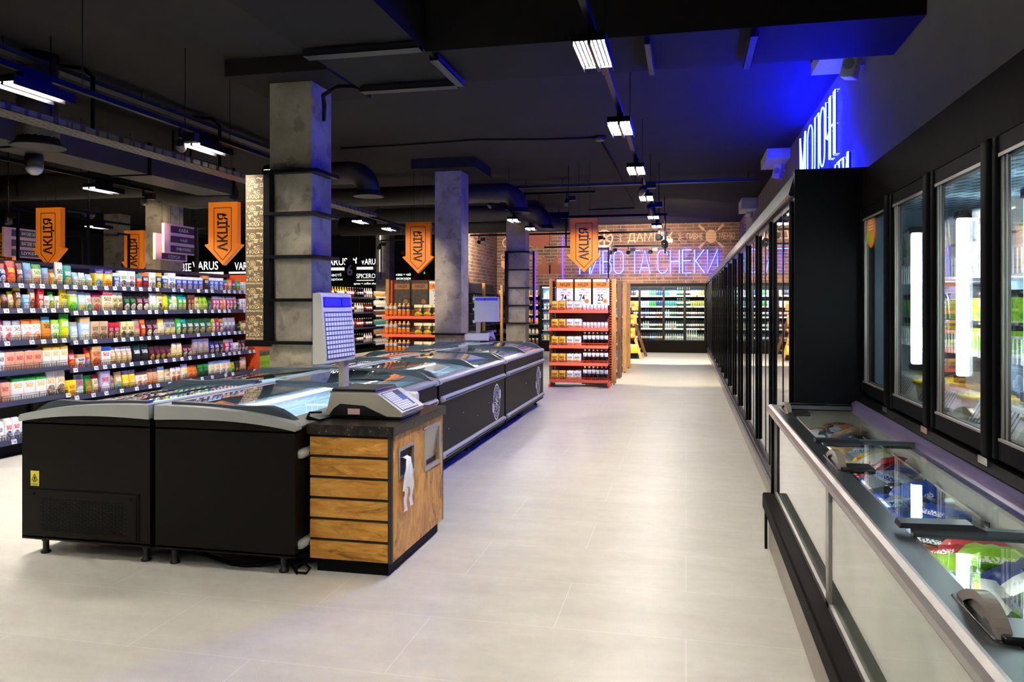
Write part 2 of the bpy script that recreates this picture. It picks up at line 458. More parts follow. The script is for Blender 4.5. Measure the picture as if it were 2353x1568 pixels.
ORD = ['first', 'second', 'third', 'fourth', 'fifth', 'sixth', 'seventh', 'eighth', 'ninth', 'tenth', 'eleventh', 'twelfth', 'thirteenth', 'fourteenth', 'fifteenth', 'sixteenth', 'seventeenth', 'eighteenth', 'nineteenth', 'twentieth']
for _t in ('АКЦІЯ', 'НАЙВИЩА ЯКІСТЬ'): glyph(_t, .02)
# ================================================================ the room
struct('floor', MB().box(XL, XR, YF, 28, -.12, 0), 'floor_tile')
struct('ceiling', MB().box(XL, XR, YF, 28, HC, HC + .12), 'ceiling_paint')
b = MB().box(XR, XR + .15, YF, 28, 0, HC, 0).box(XR - .04, XR - .001, 23.6, YB, 2.2, HC, 1)
struct('wall_right', b, ['grey_plaster', 'brick_side'])
struct('wall_back', MB().box(-6.2, XR, YB, YB + .15, 2.2, HC).box(-6.2, -2.75, YB, YB + .15, 0, 2.2).box(-2.75, -2.7, YB, 26.4, 0, 2.2).box(-2.75, XR, 26.35, 26.45, 0, 2.2), 'brick_back')
struct('wall_side', MB().box(-6.35, -6.2, 21.4, YB + .15, 0, HC), 'brick_side')
struct('wall_far', MB().box(XL, -6.35, 27.6, 27.75, 0, HC), 'dark_wall')
struct('wall_left', MB().box(XL - .15, XL, YF, 28, 0, HC), 'dark_wall')
struct('wall_front', MB().box(XL, XR, YF - .15, YF, 0, HC), 'grey_plaster')
# dropped beams
b = MB().box(-3.08, -2.1, YF, 7.1, 3.6, HC - .001).box(-2.1, XR - .002, 6.17, 7.1, 3.6, HC - .001)
struct('ceiling_beam', b, 'beam_paint')
for k, (y0, y1) in enumerate(((8.47, 9.02), (13.75, 14.9), (19.9, 21.0))):
    struct('beam_stub', MB().box(1.33, XR - .001, y0, y1, (4.0, 3.965, 3.86)[k], HC - .001), 'white_paint')
# columns with their heads
for (x, y) in ((-4.22, 8.1), (-4.22, 13.93), (-4.22, 19.76), (-10.14, 13.75), (-10.14, 25.5), (-16.1, 19.7), (-16.1, 13.75)):
    struct('column', MB().box(x - .265, x + .235, y - .235, y + .25, 0, HC - .001), 'concrete')
    if x > -5: struct('column_head', MB().box(x - .6, x + .58, y - .58, y + .6, 3.95, HC - .002), 'beam_paint')

# black shelf frames round the columns
def column_frame(y, zs, label, panel=False, led=False, extra=None):
    f0 = y - .235
    t = thing('column_shelf_frame', label, 'frame', (-4.22, f0 - .06, zs[0]))
    for z in zs:
        b = MB().box(-4.5, -3.86, f0 - .12, f0 - .002, z, z + .035).box(-3.984, -3.86, f0 - .002, f0 + .44, z, z + .035)
        b.build('frame_bar', 'black_metal', t)
    b = MB().box(-4.5, -4.43, f0 - .11, f0 - .003, zs[0], zs[-1] + .035); b.build('upright', 'black_metal', t)
    if led:
        MB().box(-3.8, -3.75, f0 + .02, f0 + .07, zs[0], zs[-1] + .04).build('upright', 'black_metal', t)
        MB().box(-3.749, -3.735, f0 + .02, f0 + .07, zs[0] + .05, zs[-1] + .03).build('led_strip', 'purple_led', t)
    if panel:
        x0, x1, z0, z1 = -4.72, -4.5, 1.12, 2.93
        MB().box(x0, x1, f0 - .1, f0 - .05, z0, z1).build('pattern_board', mat('kraft_board', '#5c4a34', .6, var=.12), t)
        MB().box(x0 - .006, x1 + .07, f0 - .105, f0 - .045, z0 - .07, z0 - .002).build('board_edge', 'black_metal', t)
        d = MB(); yy = f0 - .102; o = lambda u, v: (x0 + u, yy, v)
        X = (1, 0, 0); Z = (0, 0, 1); H_ = .302
        for k in range(6):
            z = z0 + .004 + H_ * k
            d.text('НАЙВИЩА ЯКІСТЬ', o(.01, z), X, Z, .026, .2, 0, .02)
            d.ring(o(.083, z + .225), X, Z, .032, .037, 20); d.ring(o(.083, z + .225), X, Z, .014, .02, 14); d.ring(o(.083, z + .225), X, Z, 0, .007, 8)
            d.ring(o(.13, z + .062), X, Z, .02, .025, 16, sy=1.1); d.add([o(.118, z + .045), o(.122, z + .043), o(.142, z + .08), o(.138, z + .082)], [(0, 1, 2, 3)])
            d.ring(o(.085, z + .058), X, Z, .012, .016, 14, sy=1.3); d.ring(o(.2, z + .06), X, Z, .01, .014, 12, sy=1.2)
            for (u, v) in ((.02, .05), (.16, .05), (.03, .25), (.19, .24)): d.ring(o(u, z + v), X, Z, 0, .008, 9, sy=1.4)
            d.box(x0 + .05, x0 + .06, yy - .001, yy, z + .04, z + .075)
            for (u, v) in ((.012, .2), (.044, .185), (.03, .085), (.17, .08)): d.ring(o(u, z + v), X, Z, .006, .009, 9)
            for j in range(6):                                            # the grapes
                for i in range(6 - j): d.ring(o(.03 + .009 * i + .0045 * j, z + .155 - .009 * j), X, Z, .0025, .0045, 7)
            d.add([o(.075, z + .175), o(.081, z + .173), o(.096, z + .125), o(.092, z + .122)], [(0, 1, 2, 3)])
            for j in range(4): d.box(x0 + .1 + .007 * j, x0 + .104 + .007 * j, yy - .001, yy, z + .095, z + .115 + .006 * (j % 3))
            for j in range(3): d.box(x0 + .1, x0 + .145 + .006 * j, yy - .001, yy, z + .155 + .016 * j, z + .164 + .016 * j)
            d.ring(o(.155, z + .11), X, Z, .014, .018, 14, 0, 20, 330)
            d.box(x0 + .175, x0 + .21, yy - .001, yy, z + .195, z + .2).box(x0 + .175, x0 + .21, yy - .001, yy, z + .165, z + .17).box(x0 + .175, x0 + .18, yy - .001, yy, z + .165, z + .2).box(x0 + .205, x0 + .21, yy - .001, yy, z + .165, z + .2)
            d.add([o(.12, z + .255), o(.15, z + .268), o(.19, z + .258), o(.205, z + .27), o(.2, z + .245), o(.15, z + .255)], [(0, 1, 2, 3, 4, 5)])
        d.build('board_print', 'cream_board', t)
    return t
column_frame(8.1, (1.075, 1.54, 2.01, 2.48, 2.94), 'black metal shelf frame round the concrete column, with a patterned board beside it', panel=True)
column_frame(13.93, (.96,), 'single black metal bar round the foot of the second concrete column')
column_frame(19.76, (1.03, 1.48, 1.93, 2.39, 2.84), 'black shelf frame with violet light strip round the third column', led=True)

# ================================================================ ceiling services
def duct(name, pts, r, label, ring=None, m='duct_paint', group=None):
    t = thing(name, label, 'duct', pts[-1], group)
    MB().tube(pts, r, 20, 0).build('pipe', m, t)
    if len(pts) == 3 and pts[0][2] < 4:
        for q in pts[1:]: MB().tube([(q[0] - .3, q[1], q[2]), (q[0] - .3, q[1], HC)], .008, 6).build('hanger', 'black_matte', t)
    if ring:
        b = MB().lathe([(r * .98, .1), (r * 1.05, .04), (r * 1.32, 0), (r * 1.32, -.012), (r * 1.1, -.006), (r * .5, .03), (.001, .03)], 28, pts[-1])
        b.build('diffuser', 'duct_paint', t)
    return t
def elbow(p0, p1, r):   # horizontal run that turns down
    (x0, y0, z0), (x1, y1, z1) = p0, p1; q = []
    for k in range(9):
        a = math.radians(90 * k / 8); rr = r * 1.7
        q.append((x1 - rr + rr * math.sin(a), y0 + (y1 - y0) * k / 8, z0 - rr + rr * math.cos(a)))
    return [p0] + q + [p1]
duct('air_duct', elbow((-7.0, 12.2, 3.72), (-5.15, 12.2, 3.32), .19), .19, 'dark round air duct bending down between the first two columns', True)
duct('air_duct', elbow((-7.5, 15.0, 3.72), (-3.2, 15.0, 3.32), .19), .19, 'dark round air duct bending down just behind the second column', True)
duct('air_duct', elbow((-7.5, 18.35, 3.72), (-3.27, 18.35, 3.32), .19), .19, 'dark round air duct bending down beyond the orange arrow over the beer stand', True)
duct('air_duct', [(-6.64, 6.95, HC - .002), (-6.64, 6.95, 3.6), (-6.64, 6.95, 3.17)], .2, 'short vertical air duct with round diffuser above the dome camera', True)
duct('air_duct', [(-20, 12.1, 3.66), (-9.3, 12.1, 3.66), (-8.9, 11.95, 3.6), (-8.6, 11.9, 3.46), (-8.2, 11.85, 3.38), (-7.8, 11.85, 3.4), (-7.5, 11.85, 3.5)], .24, 'long grey round duct sagging beyond the rectangular duct')
duct('air_duct', [(-9.5, 20.6, 3.72), (-6.2, 20.6, 3.72), (-3.0, 20.6, 3.72)], .26, 'wide straight dark duct crossing behind the third column')
t = thing('rectangular_duct', 'long dark rectangular air duct hung below the ceiling over the grocery aisle', 'duct', (-7.5, 8, 3.3))
MB().box(-7.78, -7.2, 3.5, 11.5, 3.3, 3.72).build('casing', 'duct_paint', t)
for y in (5.4, 7.4, 9.4, 11.45): MB().box(-7.8, -7.17, y, y + .04, 3.285, 3.735).build('flange', 'black_matte', t)
for y in (6.4, 10.4): MB().box(-7.55, -7.53, y, y + .02, 3.72, HC).box(-7.25, -7.23, y, y + .02, 3.72, HC).build('hanger', 'black_matte', t)
t = thing('dome_camera', 'black dome security camera with pale glass bowl under the rectangular duct', 'camera', (-7.6, 7.9, 3.3))
MB().lathe([(.09, .0), (.1, -.02), (.1, -.15)], 20, (-7.6, 7.9, 3.3)).build('housing', 'black_plastic', t)
MB().lathe([(.098, -.15), (.094, -.18), (.075, -.215), (.04, -.24), (.001, -.246)], 20, (-7.6, 7.9, 3.3)).build('dome', 'dome_white', t)

def tray(label, x0, x1, y0, y1, z, cables=True, m='tray_steel', hang=(), side=.05):
    t = thing('cable_tray', label, 'cable tray', ((x0 + x1) / 2, (y0 + y1) / 2, z))
    b = MB().box(x0, x1, y0, y1, z, z + .006)
    if x1 - x0 < y1 - y0: b.box(x0, x0 + .004, y0, y1, z, z + side).box(x1 - .004, x1, y0, y1, z, z + side)
    else: b.box(x0, x1, y0, y0 + .004, z, z + side).box(x0, x1, y1 - .004, y1, z, z + side)
    b.build('tray', m, t)
    for (x, y) in hang: MB().tube([(x, y, z), (x, y, HC)], .006, 6).build('hanger', 'black_matte', t)
    if cables:
        if x1 - x0 < y1 - y0: MB().tube([(x0 + .05, y0, z + .03), (x0 + .05, y1, z + .03)], .014, 6).build('cable', 'black_matte', t)
        else: MB().tube([(x0, y0 + .03, z + .03), (x1, y0 + .03, z + .03)], .014, 6).build('cable', 'black_matte', t)
tray('wide perforated cable tray running beside the rectangular duct', -6.2, -5.93, 2.5, 14.5, 3.25, True, 'perforated_steel', [(-6.06, y) for y in (3.5, 6.5, 8.6, 11.5)], .06)
tray('narrow cable tray close to the ceiling over the grocery aisle', -6.6, -6.45, 2.0, 13.0, 3.98, True, 'tray_steel', [(-6.52, y) for y in (4.5, 6.4, 8.4)])
tray('cable tray bolted across the near half of the wide beam', -3.05, -2.06, 5.86, 5.98, 3.53, True, 'tray_steel', [(-2.9, 5.92), (-2.15, 5.92)])
tray('cable tray bolted along the far edge of the wide beam', -3.02, -2.08, 6.95, 7.06, 3.53, True, 'tray_steel', [(-2.9, 7.0), (-2.2, 7.0)])
tray('short cable tray at the corner where the two beams meet', -2.08, -2.0, 6.2, 7.0, 3.53, True, 'tray_steel', [(-2.04, 6.4), (-2.04, 6.8)])
tray('short rail under the cross beam beside the light track', -.72, -.66, 6.15, 6.95, 3.54, False, 'tray_steel', [(-.69, 6.3), (-.69, 6.85)])
tray('short rail in the middle of the cross beam', -.32, -.27, 6.2, 7.05, 3.54, False, 'tray_steel', [(-.295, 6.3), (-.295, 6.9)])
tray('short rail under the cross beam nearest the wall', .48, .54, 6.2, 7.05, 3.54, False, 'tray_steel', [(.51, 6.3), (.51, 6.9)])
tray('long dark cable tray crossing the ceiling in front of the blue glow', -4.4, 1.42, 16.0, 16.15, 3.95, True, 'tray_steel', [(-2.5, 16.08), (-1.0, 16.08), (1.2, 16.08)])
t = thing('ceiling_sensor', 'round black sensor box on the ceiling where two cables meet', 'sensor', (-1.31, 12.2, HC))
MB().lathe([(.1, 0), (.1, -.04), (.06, -.07), (.001, -.07)], 14, (-1.31, 12.2, HC)).build('cover', 'black_plastic', t)
tag(MB().tube([(-5.6, 12.1, 4.11), (-4.4, 12.0, 4.1), (-3.2, 11.95, 4.115), (-2.2, 12.1, 4.105), (-1.35, 12.2, 4.115)], .014, 6).build('ceiling_cable', 'black_matte'), 'black cable clipped to the ceiling running to the round sensor box', 'cable')
tag(MB().tube([(-1.31, 12.28, 4.11), (-1.3, 15, 4.11), (-1.33, 18, 4.11), (-1.33, 21.2, 4.11), (-2.6, 21.3, 4.11)], .012, 6).build('ceiling_cable', 'black_matte'), 'thin conduit on the ceiling going from the sensor box towards the brick wall', 'cable')
tag(MB().tube([(-3.93, 8.05, 3.55), (-3.9, 8.0, 3.72), (-3.84, 7.85, 3.78), (-3.5, 7.5, 3.76), (-3.2, 7.2, 3.66), (-3.0, 7.02, 3.58)], .022, 8).build('power_cable', 'black_matte'), 'thick black cable drooping from the beam tray to the first concrete column', 'cable')
for k, (x, y) in enumerate(((-5.7, 7.1), (-5.75, 9.4))):
    tag(MB().tube([(-6.5, y, 4.05), (-6.2, y, 4.0), (-6.1, y, 3.9), (-6.1, y, 3.33)], .022, 8).build('power_cable', 'black_matte'), ('black cable dropping between the two trays nearest the camera dome', 'black cable dropping between the two trays further along the aisle')[k], 'cable')

# ---------------------------------------------------------------- lighting track and luminaires
def track(label, x, y0, y1, z, hang):
    t = thing('light_track', label, 'light track', (x, (y0 + y1) / 2, z))
    MB().box(x - .022, x + .022, y0, y1, z, z + .045).build('rail', 'black_metal', t)
    for y in hang: MB().tube([(x, y, z + .04), (x, y, HC)], .004, 6).build('suspension_wire', 'black_metal', t)
track('long black lighting track hung over the main aisle', -.6, -3, 17.6, 3.3, [-1, 1.6, 4.2, 6.0, 8.7, 11.2, 13.8, 16.2])
track('black lighting track hung over the grocery aisle', -5.0, -1.5, 9.7, 3.3, [1.6, 4.7, 5.7, 7.1, 7.9, 9.2])
track('short black lighting track over the second aisle', -8.27, 6.6, 10.9, 3.3, [7.0, 9.4, 10.4])
track('black lighting track behind the first column', -6.35, 12.8, 18.5, 3.3, [13.3, 15.6, 17.6])
track('black lighting track behind the second column', -3.3, 14.3, 18.0, 3.3, [14.6, 16.2, 17.7])
track('black lighting track in the third aisle', -12.3, 11.5, 19.0, 3.3, [12.0, 14.2, 17.8])
lum = thing('track_luminaire', '', 'lamp')
MB().box(-.105, .105, -.3, .3, .0, .03).box(-.106, -.1, -.3, .3, -.045, .0).box(.1, .106, -.3, .3, -.045, .0).box(-.011, .011, -.3, .3, -.045, .0).box(-.1, .1, -.3, -.294, -.02, 0).box(-.1, .1, .294, .3, -.02, 0).box(-.03, .03, -.14, .14, .03, .1).build('housing', 'black_metal', lum)  # side baffles added beside the lenses to keep light off the walls
for s in (-1, 1):
    MB().quad((s * .055 - .042, -.29, -.002), (s * .055 + .042, -.29, -.002), (s * .055 + .042, .29, -.002), (s * .055 - .042, .29, -.002)).build('lens', 'led_lens', lum)
lum2 = thing('track_luminaire', '', 'lamp')
for ch in lum.children:
    c_ = ch.copy(); C.objects.link(c_); c_.parent = lum2
    if ch.name.startswith('lens'): c_.data = ch.data.copy(); c_.data.materials[0] = M['led_lens_bright']
LUMS = [(-.6, y, 'over the main aisle') for y in (-1.9, .5, 2.85, 5.25, 7.5, 9.9, 12.5, 15.2, 17.05)] + [(-5.0, y, 'over the grocery aisle') for y in (.6, 2.9, 5.2, 7.5, 9.1)] + [(-8.27, 7.4, 'in the second aisle'), (-8.27, 9.85, 'in the second aisle'), (-6.35, 14.75, 'behind the first column'), (-6.35, 16.3, 'behind the first column'), (-3.3, 15.2, 'behind the second column'), (-3.3, 16.95, 'behind the second column'), (-12.3, 14.5, 'in the third aisle'), (-12.3, 17.4, 'in the third aisle')]  # last grocery aisle lamp is added behind the column to brighten shelves
cnt = {}
for k, (x, y, w_) in enumerate(LUMS):
    o = lum if k == 0 else (inst(lum) if x > -4.5 else (lum2 if k == 9 else inst(lum2)))
    o.location = (x, y, 3.2); n = cnt.get(w_, 0); cnt[w_] = n + 1
    o['label'] = 'twin strip lamp %s, %s counting from the camera end' % (w_, ORD[n]); o['group'] = 'track lamps'

def spot(name_lab, p, aim, energy=0, col=(1, .85, .62), ang=60, size=.055, grp='spotlights', rod=False):
    t = thing('track_spotlight', name_lab, 'spotlight', p, grp)
    d = (Vector(aim) - Vector(p)).normalized(); q = d.to_track_quat('-Z', 'Y').to_matrix()
    b = MB().lathe([(size * .75, .09), (size, .06), (size, -.08), (size * .86, -.081)], 14)
    b.v = [tuple(Vector(p) + q @ Vector(v)) for v in b.v]; b.build('lamp_head', 'black_plastic', t)
    b = MB().lathe([(size * .85, -.079), (.001, -.079)], 14); b.v = [tuple(Vector(p) + q @ Vector(v)) for v in b.v]; b.build('lamp_face', 'spot_face', t)
    MB().box(p[0] + .05, p[0] + .19, p[1] - .04, p[1] + .04, p[2] + .03, p[2] + .12).box(p[0] - .015, p[0] + .015, p[1] - .015, p[1] + .015, p[2] + .08, p[2] + .2).build('driver_box', 'black_plastic', t)
    if rod: MB().tube([(p[0], p[1], p[2] + .1), (p[0], p[1], HC)], .012, 6).build('rod', 'black_plastic', t)
    if energy: light('SPOT', t, tuple(Vector(p) + d * .1), energy, col, spot_size=math.radians(ang), spot_blend=.5, shadow_soft_size=.04, aim=aim)
def xbar(label, x0, x1, y, z, drops=()):
    t = thing('ceiling_bar', label, 'rail', ((x0 + x1) / 2, y, z))
    MB().box(x0, x1, y - .02, y + .02, z, z + .045).build('rail', 'black_metal', t)
    for x in (x0 + .15, x1 - .15): MB().tube([(x, y, z + .04), (x, y, HC)], .006, 6).build('hanger', 'black_metal', t)
    for x, zz in drops: MB().tube([(x, y, z), (x, y, zz)], .014, 6).build('drop_rod', 'black_metal', t)
xbar('black spotlight bar crossing behind the second column', -7.6, -1.85, 16.4, 3.86)
xbar('black bar with drop rods above the orange arrow over the beer stand', -2.3, -.33, 14.6, 3.14, ((-2.2, 2.6), (-.37, 2.45)))
xbar('upper black spotlight bar before the brick wall', -5.85, -.7, 21.0, 3.42)
xbar('lower black spotlight bar before the neon sign', -3.9, -.62, 21.8, 3.12)
spot('black spotlight beside the second column on the crossing bar', (-4.1, 16.4, 3.68), (-5.2, 13.9, 1.2), 0)
spot('black spotlight on the end of the crossing bar', (-2.45, 16.4, 3.68), (-2.6, 14.0, 1.0), 120, ang=70)
spot('lit black spotlight aimed at the brick side wall', (-5.6, 21.0, 3.25), (-6.3, 23.8, 3.2), 650, ang=95)
spot('lit black spotlight above the beer stand poster', (-2.35, 21.0, 3.24), (-2.4, 25.6, 3.0), 300, ang=70)
for k, x in enumerate((-2.9, -2.05, -1.55, -.95)):
    spot('black spotlight on the lower bar before the neon sign, %s from the violet strip' % ORD[k], (x, 21.8, 2.96), (x + .6, 25.6, 3.3), 200, ang=62)
spot('black spotlight hung at the end of the main light track', (-.58, 13.55, 3.14), (-.1, 17.5, 0), 420, ang=70, size=.07)
spot('black spotlight at the far end of the main light track', (-.58, 17.6, 3.0), (.3, 25.6, 3.5), 420, ang=55, size=.07, rod=True)
spot('lowest black spotlight near the end of the main light track', (-.5, 19.2, 2.98), (-.4, 23.6, 0), 1300, ang=85, size=.08, rod=True)
spot('round white spotlight glowing in the third aisle', (-11.2, 15.4, 3.2), (-9, 10, 1), 0, size=.08, rod=True)
spot('spotlight over the shelf end near the patterned board', (-9.7, 11.2, 3.02), (-9.0, 12.6, 2.6), 120, size=.06, rod=True)
spot('spotlight over the second shelf row near the first arrow', (-11.4, 11.3, 2.98), (-11, 11, 1), 60, size=.06, rod=True)
spot('round downlight in front of the coffee shop sign', (-10.9, 25.0, 3.0), (-10.9, 25.4, 0), 60, size=.09, rod=True)

spot('added spotlight over the near half of the sauce shelving', (-8.7, 21.4, 3.2), (-10.0, 21.4, 1.0), 240, ang=85, size=.05, rod=True)  # added lamp, only there to brighten the sauce bottles
spot('added spotlight over the far half of the sauce shelving', (-8.7, 23.4, 3.2), (-10.0, 24.0, 1.0), 240, ang=85, size=.05, rod=True)  # second added lamp for the sauce bottles
spot('added spotlight clipped to the main track aimed at the beer stand', (-.6, 11.2, 3.12), (-1.85, 14.2, 1.7), 430, ang=42, size=.05)  # added lamp to brighten the beer stand and its arrow
spot('added spotlight clipped to the grocery track aimed at the juice stand', (-5.0, 9.6, 3.12), (-5.1, 14.2, 1.8), 420, ang=30, size=.05)  # added lamp to brighten the juice stand and its arrow
spot('added spotlight clipped to the second aisle track aimed at the yellowish arrow', (-8.27, 10.7, 3.12), (-11.3, 14.4, 2.4), 200, ang=36, size=.05)  # added lamp that lights the arrow front
spot('added spotlight on the grocery track aimed at the arrow by the patterned board', (-5.0, 7.02, 3.12), (-7.05, 10.9, 2.55), 260, ang=30, size=.05)  # added to light the arrow by the board
spot('added spotlight clipped to the second aisle track aimed at the arrow over the lilac board', (-8.27, 6.75, 3.12), (-10.2, 10.8, 2.6), 220, ang=34, size=.05)  # added to light the arrow over the second row
# ---------------------------------------------------------------- wall speakers
for k, (y, lab) in enumerate(((8.2, 'white wall speaker under the nearest beam stub'), (14.4, 'white wall speaker by the end of the blue neon lettering'), (20.6, 'white wall speaker furthest along the wall'))):
    t = thing('wall_speaker', lab, 'speaker', (1.6, y, 3.85), 'wall speakers')
    q = Matrix.Rotation(math.radians(-28), 3, 'Z') @ Matrix.Rotation(math.radians(12), 3, 'Y')
    def put(b): b.v = [tuple(Vector((1.58, y, 3.85)) + q @ Vector(v)) for v in b.v]; return b
    put(MB().rbox(-.07, .07, -.08, .08, -.13, .13, .02)).build('cabinet', 'speaker_white', t)
    put(MB().lathe([(.055, -.0), (.05, .004), (.001, .004)], 18, (0, -.08, 0), 0, 'y')).build('grille', 'speaker_grille', t)
    MB().box(1.6, XR - .001, y - .015, y + .015, 3.84, 3.88).build('bracket', 'white_plastic', t)
# faint line drawing on the wall
b = MB()
for pts in ([(2.35, 3.05), (2.5, 3.3), (2.75, 3.45), (3.1, 3.5)], [(2.45, 2.95), (2.55, 3.2), (2.85, 3.36), (3.2, 3.4)], [(3.5, 2.75), (3.45, 3.0), (3.3, 3.15), (3.1, 3.22)], [(3.4, 2.72), (3.36, 2.95), (3.2, 3.1)]):
    b.tube([(XR - .001, y, z) for y, z in pts], .008, 4)
tag(b.build('wall_drawing', 'line_art'), 'pale line drawing of leaves on the grey wall above the freezer doors', 'wall art')
# ================================================================ tall glass door fridges along the wall
XT = .657
def tall_fridge():
    t = thing('glass_door_fridge', '', 'fridge')
    Wd = 1.22
    b = MB().box(.16, .86, 0, .02, .14, 2.31).box(.16, .86, Wd - .02, Wd, .14, 2.31).box(.84, .86, 0, Wd, .14, 2.31).box(.02, .86, 0, Wd, 2.29, 2.31).box(.02, .86, 0, Wd, .14, .2)
    b.build('cabinet', 'fridge_body', t)
    MB().box(-.02, .04, .004, Wd - .004, 0, .15).build('kick_plate', 'kick_metal', t)
    MB().box(-.045, -.02, .004, Wd - .004, .15, .2).box(-.03, .02, .004, Wd - .004, .2, .225).build('bumper', 'canopy_metal', t)
    MB().prism([(-.035, 2.19), (-.025, 2.178), (.03, 2.178), (.08, 2.31), (.03, 2.33), (.005, 2.325)], 'y', .002, Wd - .002).build('canopy', 'canopy_metal', t)
    for i in range(5):
        z = .45 + .36 * i
        s = MB().box(.2, .8, .03, Wd - .03, z, z + .02).build('shelf', 'cooler_dark', t)
        MB().box(.19, .2, .03, Wd - .03, z - .01, z + .035).build('price_strip', 'white_wire', s)
    for i in range(2):
        y0 = .012 + .602 * i; y1 = y0 + .594
        d = MB()
        d.box(0, .04, y0, y0 + .02, .225, 2.175).box(0, .04, y1 - .02, y1, .225, 2.175).box(0, .04, y0 + .02, y1 - .02, .225, .27).box(0, .04, y0 + .02, y1 - .02, 2.13, 2.175)
        do = d.build('door', 'black_metal', t)
        MB().box(.003, .015, y0 + .02, y1 - .02, .27, 2.13).build('glass_pane', 'tall_glass', do)
        MB().box(.016, .03, y0 + .02, y0 + .045, .27, 2.13).box(.016, .03, y1 - .045, y1 - .02, .27, 2.13).build('spacer', 'alu', do)
        if i == 0: MB().rbox(-.028, -.001, y0 + .004, y0 + .04, .26, 2.15, .01).build('handle', 'black_metal', do)
    MB().box(.07, .095, .58, .62, .4, 2.1).build('light_tube', mat('dim_tube', '#aab6c0', .4, emit='#cfe2f4', es=.9), t)
    return t
tf = tall_fridge()
for k in range(16):
    o = tf if k == 0 else inst(tf)
    o.location = (XT, 5.12 + 1.22 * k, 0)
    o['label'] = 'tall two door glass fridge along the wall, %s from the black side panel' % ORD[k]; o['group'] = 'tall fridges along the wall'
OFF[tf.name] = (XT, 5.12, 0); MB().box(XT - .005, 1.52, 5.075, 5.115, .02, 2.335).build('end_panel', 'fridge_panel', tf)['label'] = 'plain black side panel'

# ================================================================ combined chest and door freezer, close by
YE, YN = 5.06, .55
cf = thing('combination_freezer', 'long freezer with glass front chest below and black glass doors above', 'freezer', (.8, 3, 0))
MB().box(.5, .52, YN, YE, .012, .25).build('kick_plate', 'kick_metal', cf)
MB().prism([(.462, .26), (.47, .248), (.53, .248), (.53, .345), (.47, .345), (.462, .335)], 'y', YN, YE).build('bumper', 'header_brown', cf)
MB().box(.475, .49, YE - .012, YE + .02, .0, .25).box(.51, .54, YE - .03, YE, .25, .845).build('end_post', 'black_metal', cf)
b = MB().box(.52, 1.0, YN, YE, .1, .14).box(.98, 1.0, YN, YE, .14, .86).box(.58, 1.0, YE - .03, YE, .1, .9).box(.58, .59, YN, YE - .03, .14, .36)
b.build('chest_liner', 'cream_liner', cf)
# frosted panes with reflections painted in
PY = (YN, 1.32, 3.19, YE - .03)
for i in range(3):
    a, c = PY[i], PY[i + 1]
    p = MB().box(.528, .545, a, a + .03, .345, .845).box(.528, .545, c - .03, c, .345, .845).box(.528, .56, a, c, .345, .365).build('pane_frame', 'alu', cf)
    MB().box(.535, .54, a + .03, c - .03, .365, .84).build('glass_pane', 'front_glass', p)
def m_frost_reflections():
    m, nt, p = base('frost_reflection_pane')
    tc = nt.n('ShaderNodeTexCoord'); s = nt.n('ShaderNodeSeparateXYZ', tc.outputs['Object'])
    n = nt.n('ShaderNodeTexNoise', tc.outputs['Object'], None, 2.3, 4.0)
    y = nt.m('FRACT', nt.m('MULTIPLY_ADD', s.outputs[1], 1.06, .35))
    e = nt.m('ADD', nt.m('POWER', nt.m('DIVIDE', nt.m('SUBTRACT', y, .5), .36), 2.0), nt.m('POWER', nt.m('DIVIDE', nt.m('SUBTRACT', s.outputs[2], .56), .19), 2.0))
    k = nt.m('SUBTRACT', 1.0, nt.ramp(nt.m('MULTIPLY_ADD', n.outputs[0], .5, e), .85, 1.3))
    nt.put(p.inputs['Base Color'], nt.mix(k, H('#e4e6d8'), H('#8fab88'))); p.inputs['Roughness'].default_value = .35  # green ovals are reflections painted into the pane colour
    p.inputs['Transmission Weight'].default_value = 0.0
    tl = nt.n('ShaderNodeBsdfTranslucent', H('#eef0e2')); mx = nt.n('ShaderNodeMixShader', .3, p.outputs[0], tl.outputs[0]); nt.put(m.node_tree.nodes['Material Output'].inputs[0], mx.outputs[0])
m_frost_reflections()
MB().quad((.556, YN, .36), (.556, YE - .035, .36), (.556, YE - .035, .83), (.556, YN, .83)).build('frosted_panel', 'frost_reflection_pane', cf)
rail = [(.494, .838), (.487, .85), (.487, .868), (.494, .884), (.508, .891), (.516, .891), (.516, .83), (.5, .83)]
MB().prism(rail, 'y', YN, YE, smooth=False).build('front_rail', 'alu', cf)
MB().prism([(.516, .83), (.516, .89), (.588, .886), (.596, .872), (.596, .8), (.57, .8), (.57, .83)], 'y', YN, YE).build('rail_cap', 'slate_rail', cf)
MB().box(.596, .604, YN, YE, .855, .878).build('lid_track', 'steel', cf)
MB().prism([(.972, .88), (.976, .91), (1.0, .925), (1.004, .925), (1.004, .86), (.972, .86)], 'y', YN, YE).build('rear_ledge', 'violet_ledge', cf)
MB().prism([(1.004, .86), (1.004, .93), (1.03, .955), (1.06, .955), (1.06, .86)], 'y', YN, YE).build('rear_sill', 'freezer_frame', cf)
MB().box(.575, .985, YE - .03, YE - .005, .862, .9).build('end_ledge', 'cream_liner', cf)
# sliding lids
for i, (a, c) in enumerate(((3.70, YE - .03), (2.29, 3.74), (YN, 2.33))):
    z = .878 + (.012 if i % 2 else 0)
    l = MB().quad((.6, a + .03, z + .004), (.98, a + .03, z + .004), (.98, c - .03, z + .004), (.6, c - .03, z + .004)).build('sliding_lid', 'lid_glass', cf)
    for q in (a, c - .03): MB().box(.6, .98, q, q + .03, z - .004, z + .014).build('lid_bar', 'charcoal_plastic', l)
    MB().prism([(.56, z + .012), (.565, z + .026), (.74, z + .03), (.775, z + .014)], 'y', a - .012, a + .045).build('lid_grip', 'slate_rail', l)
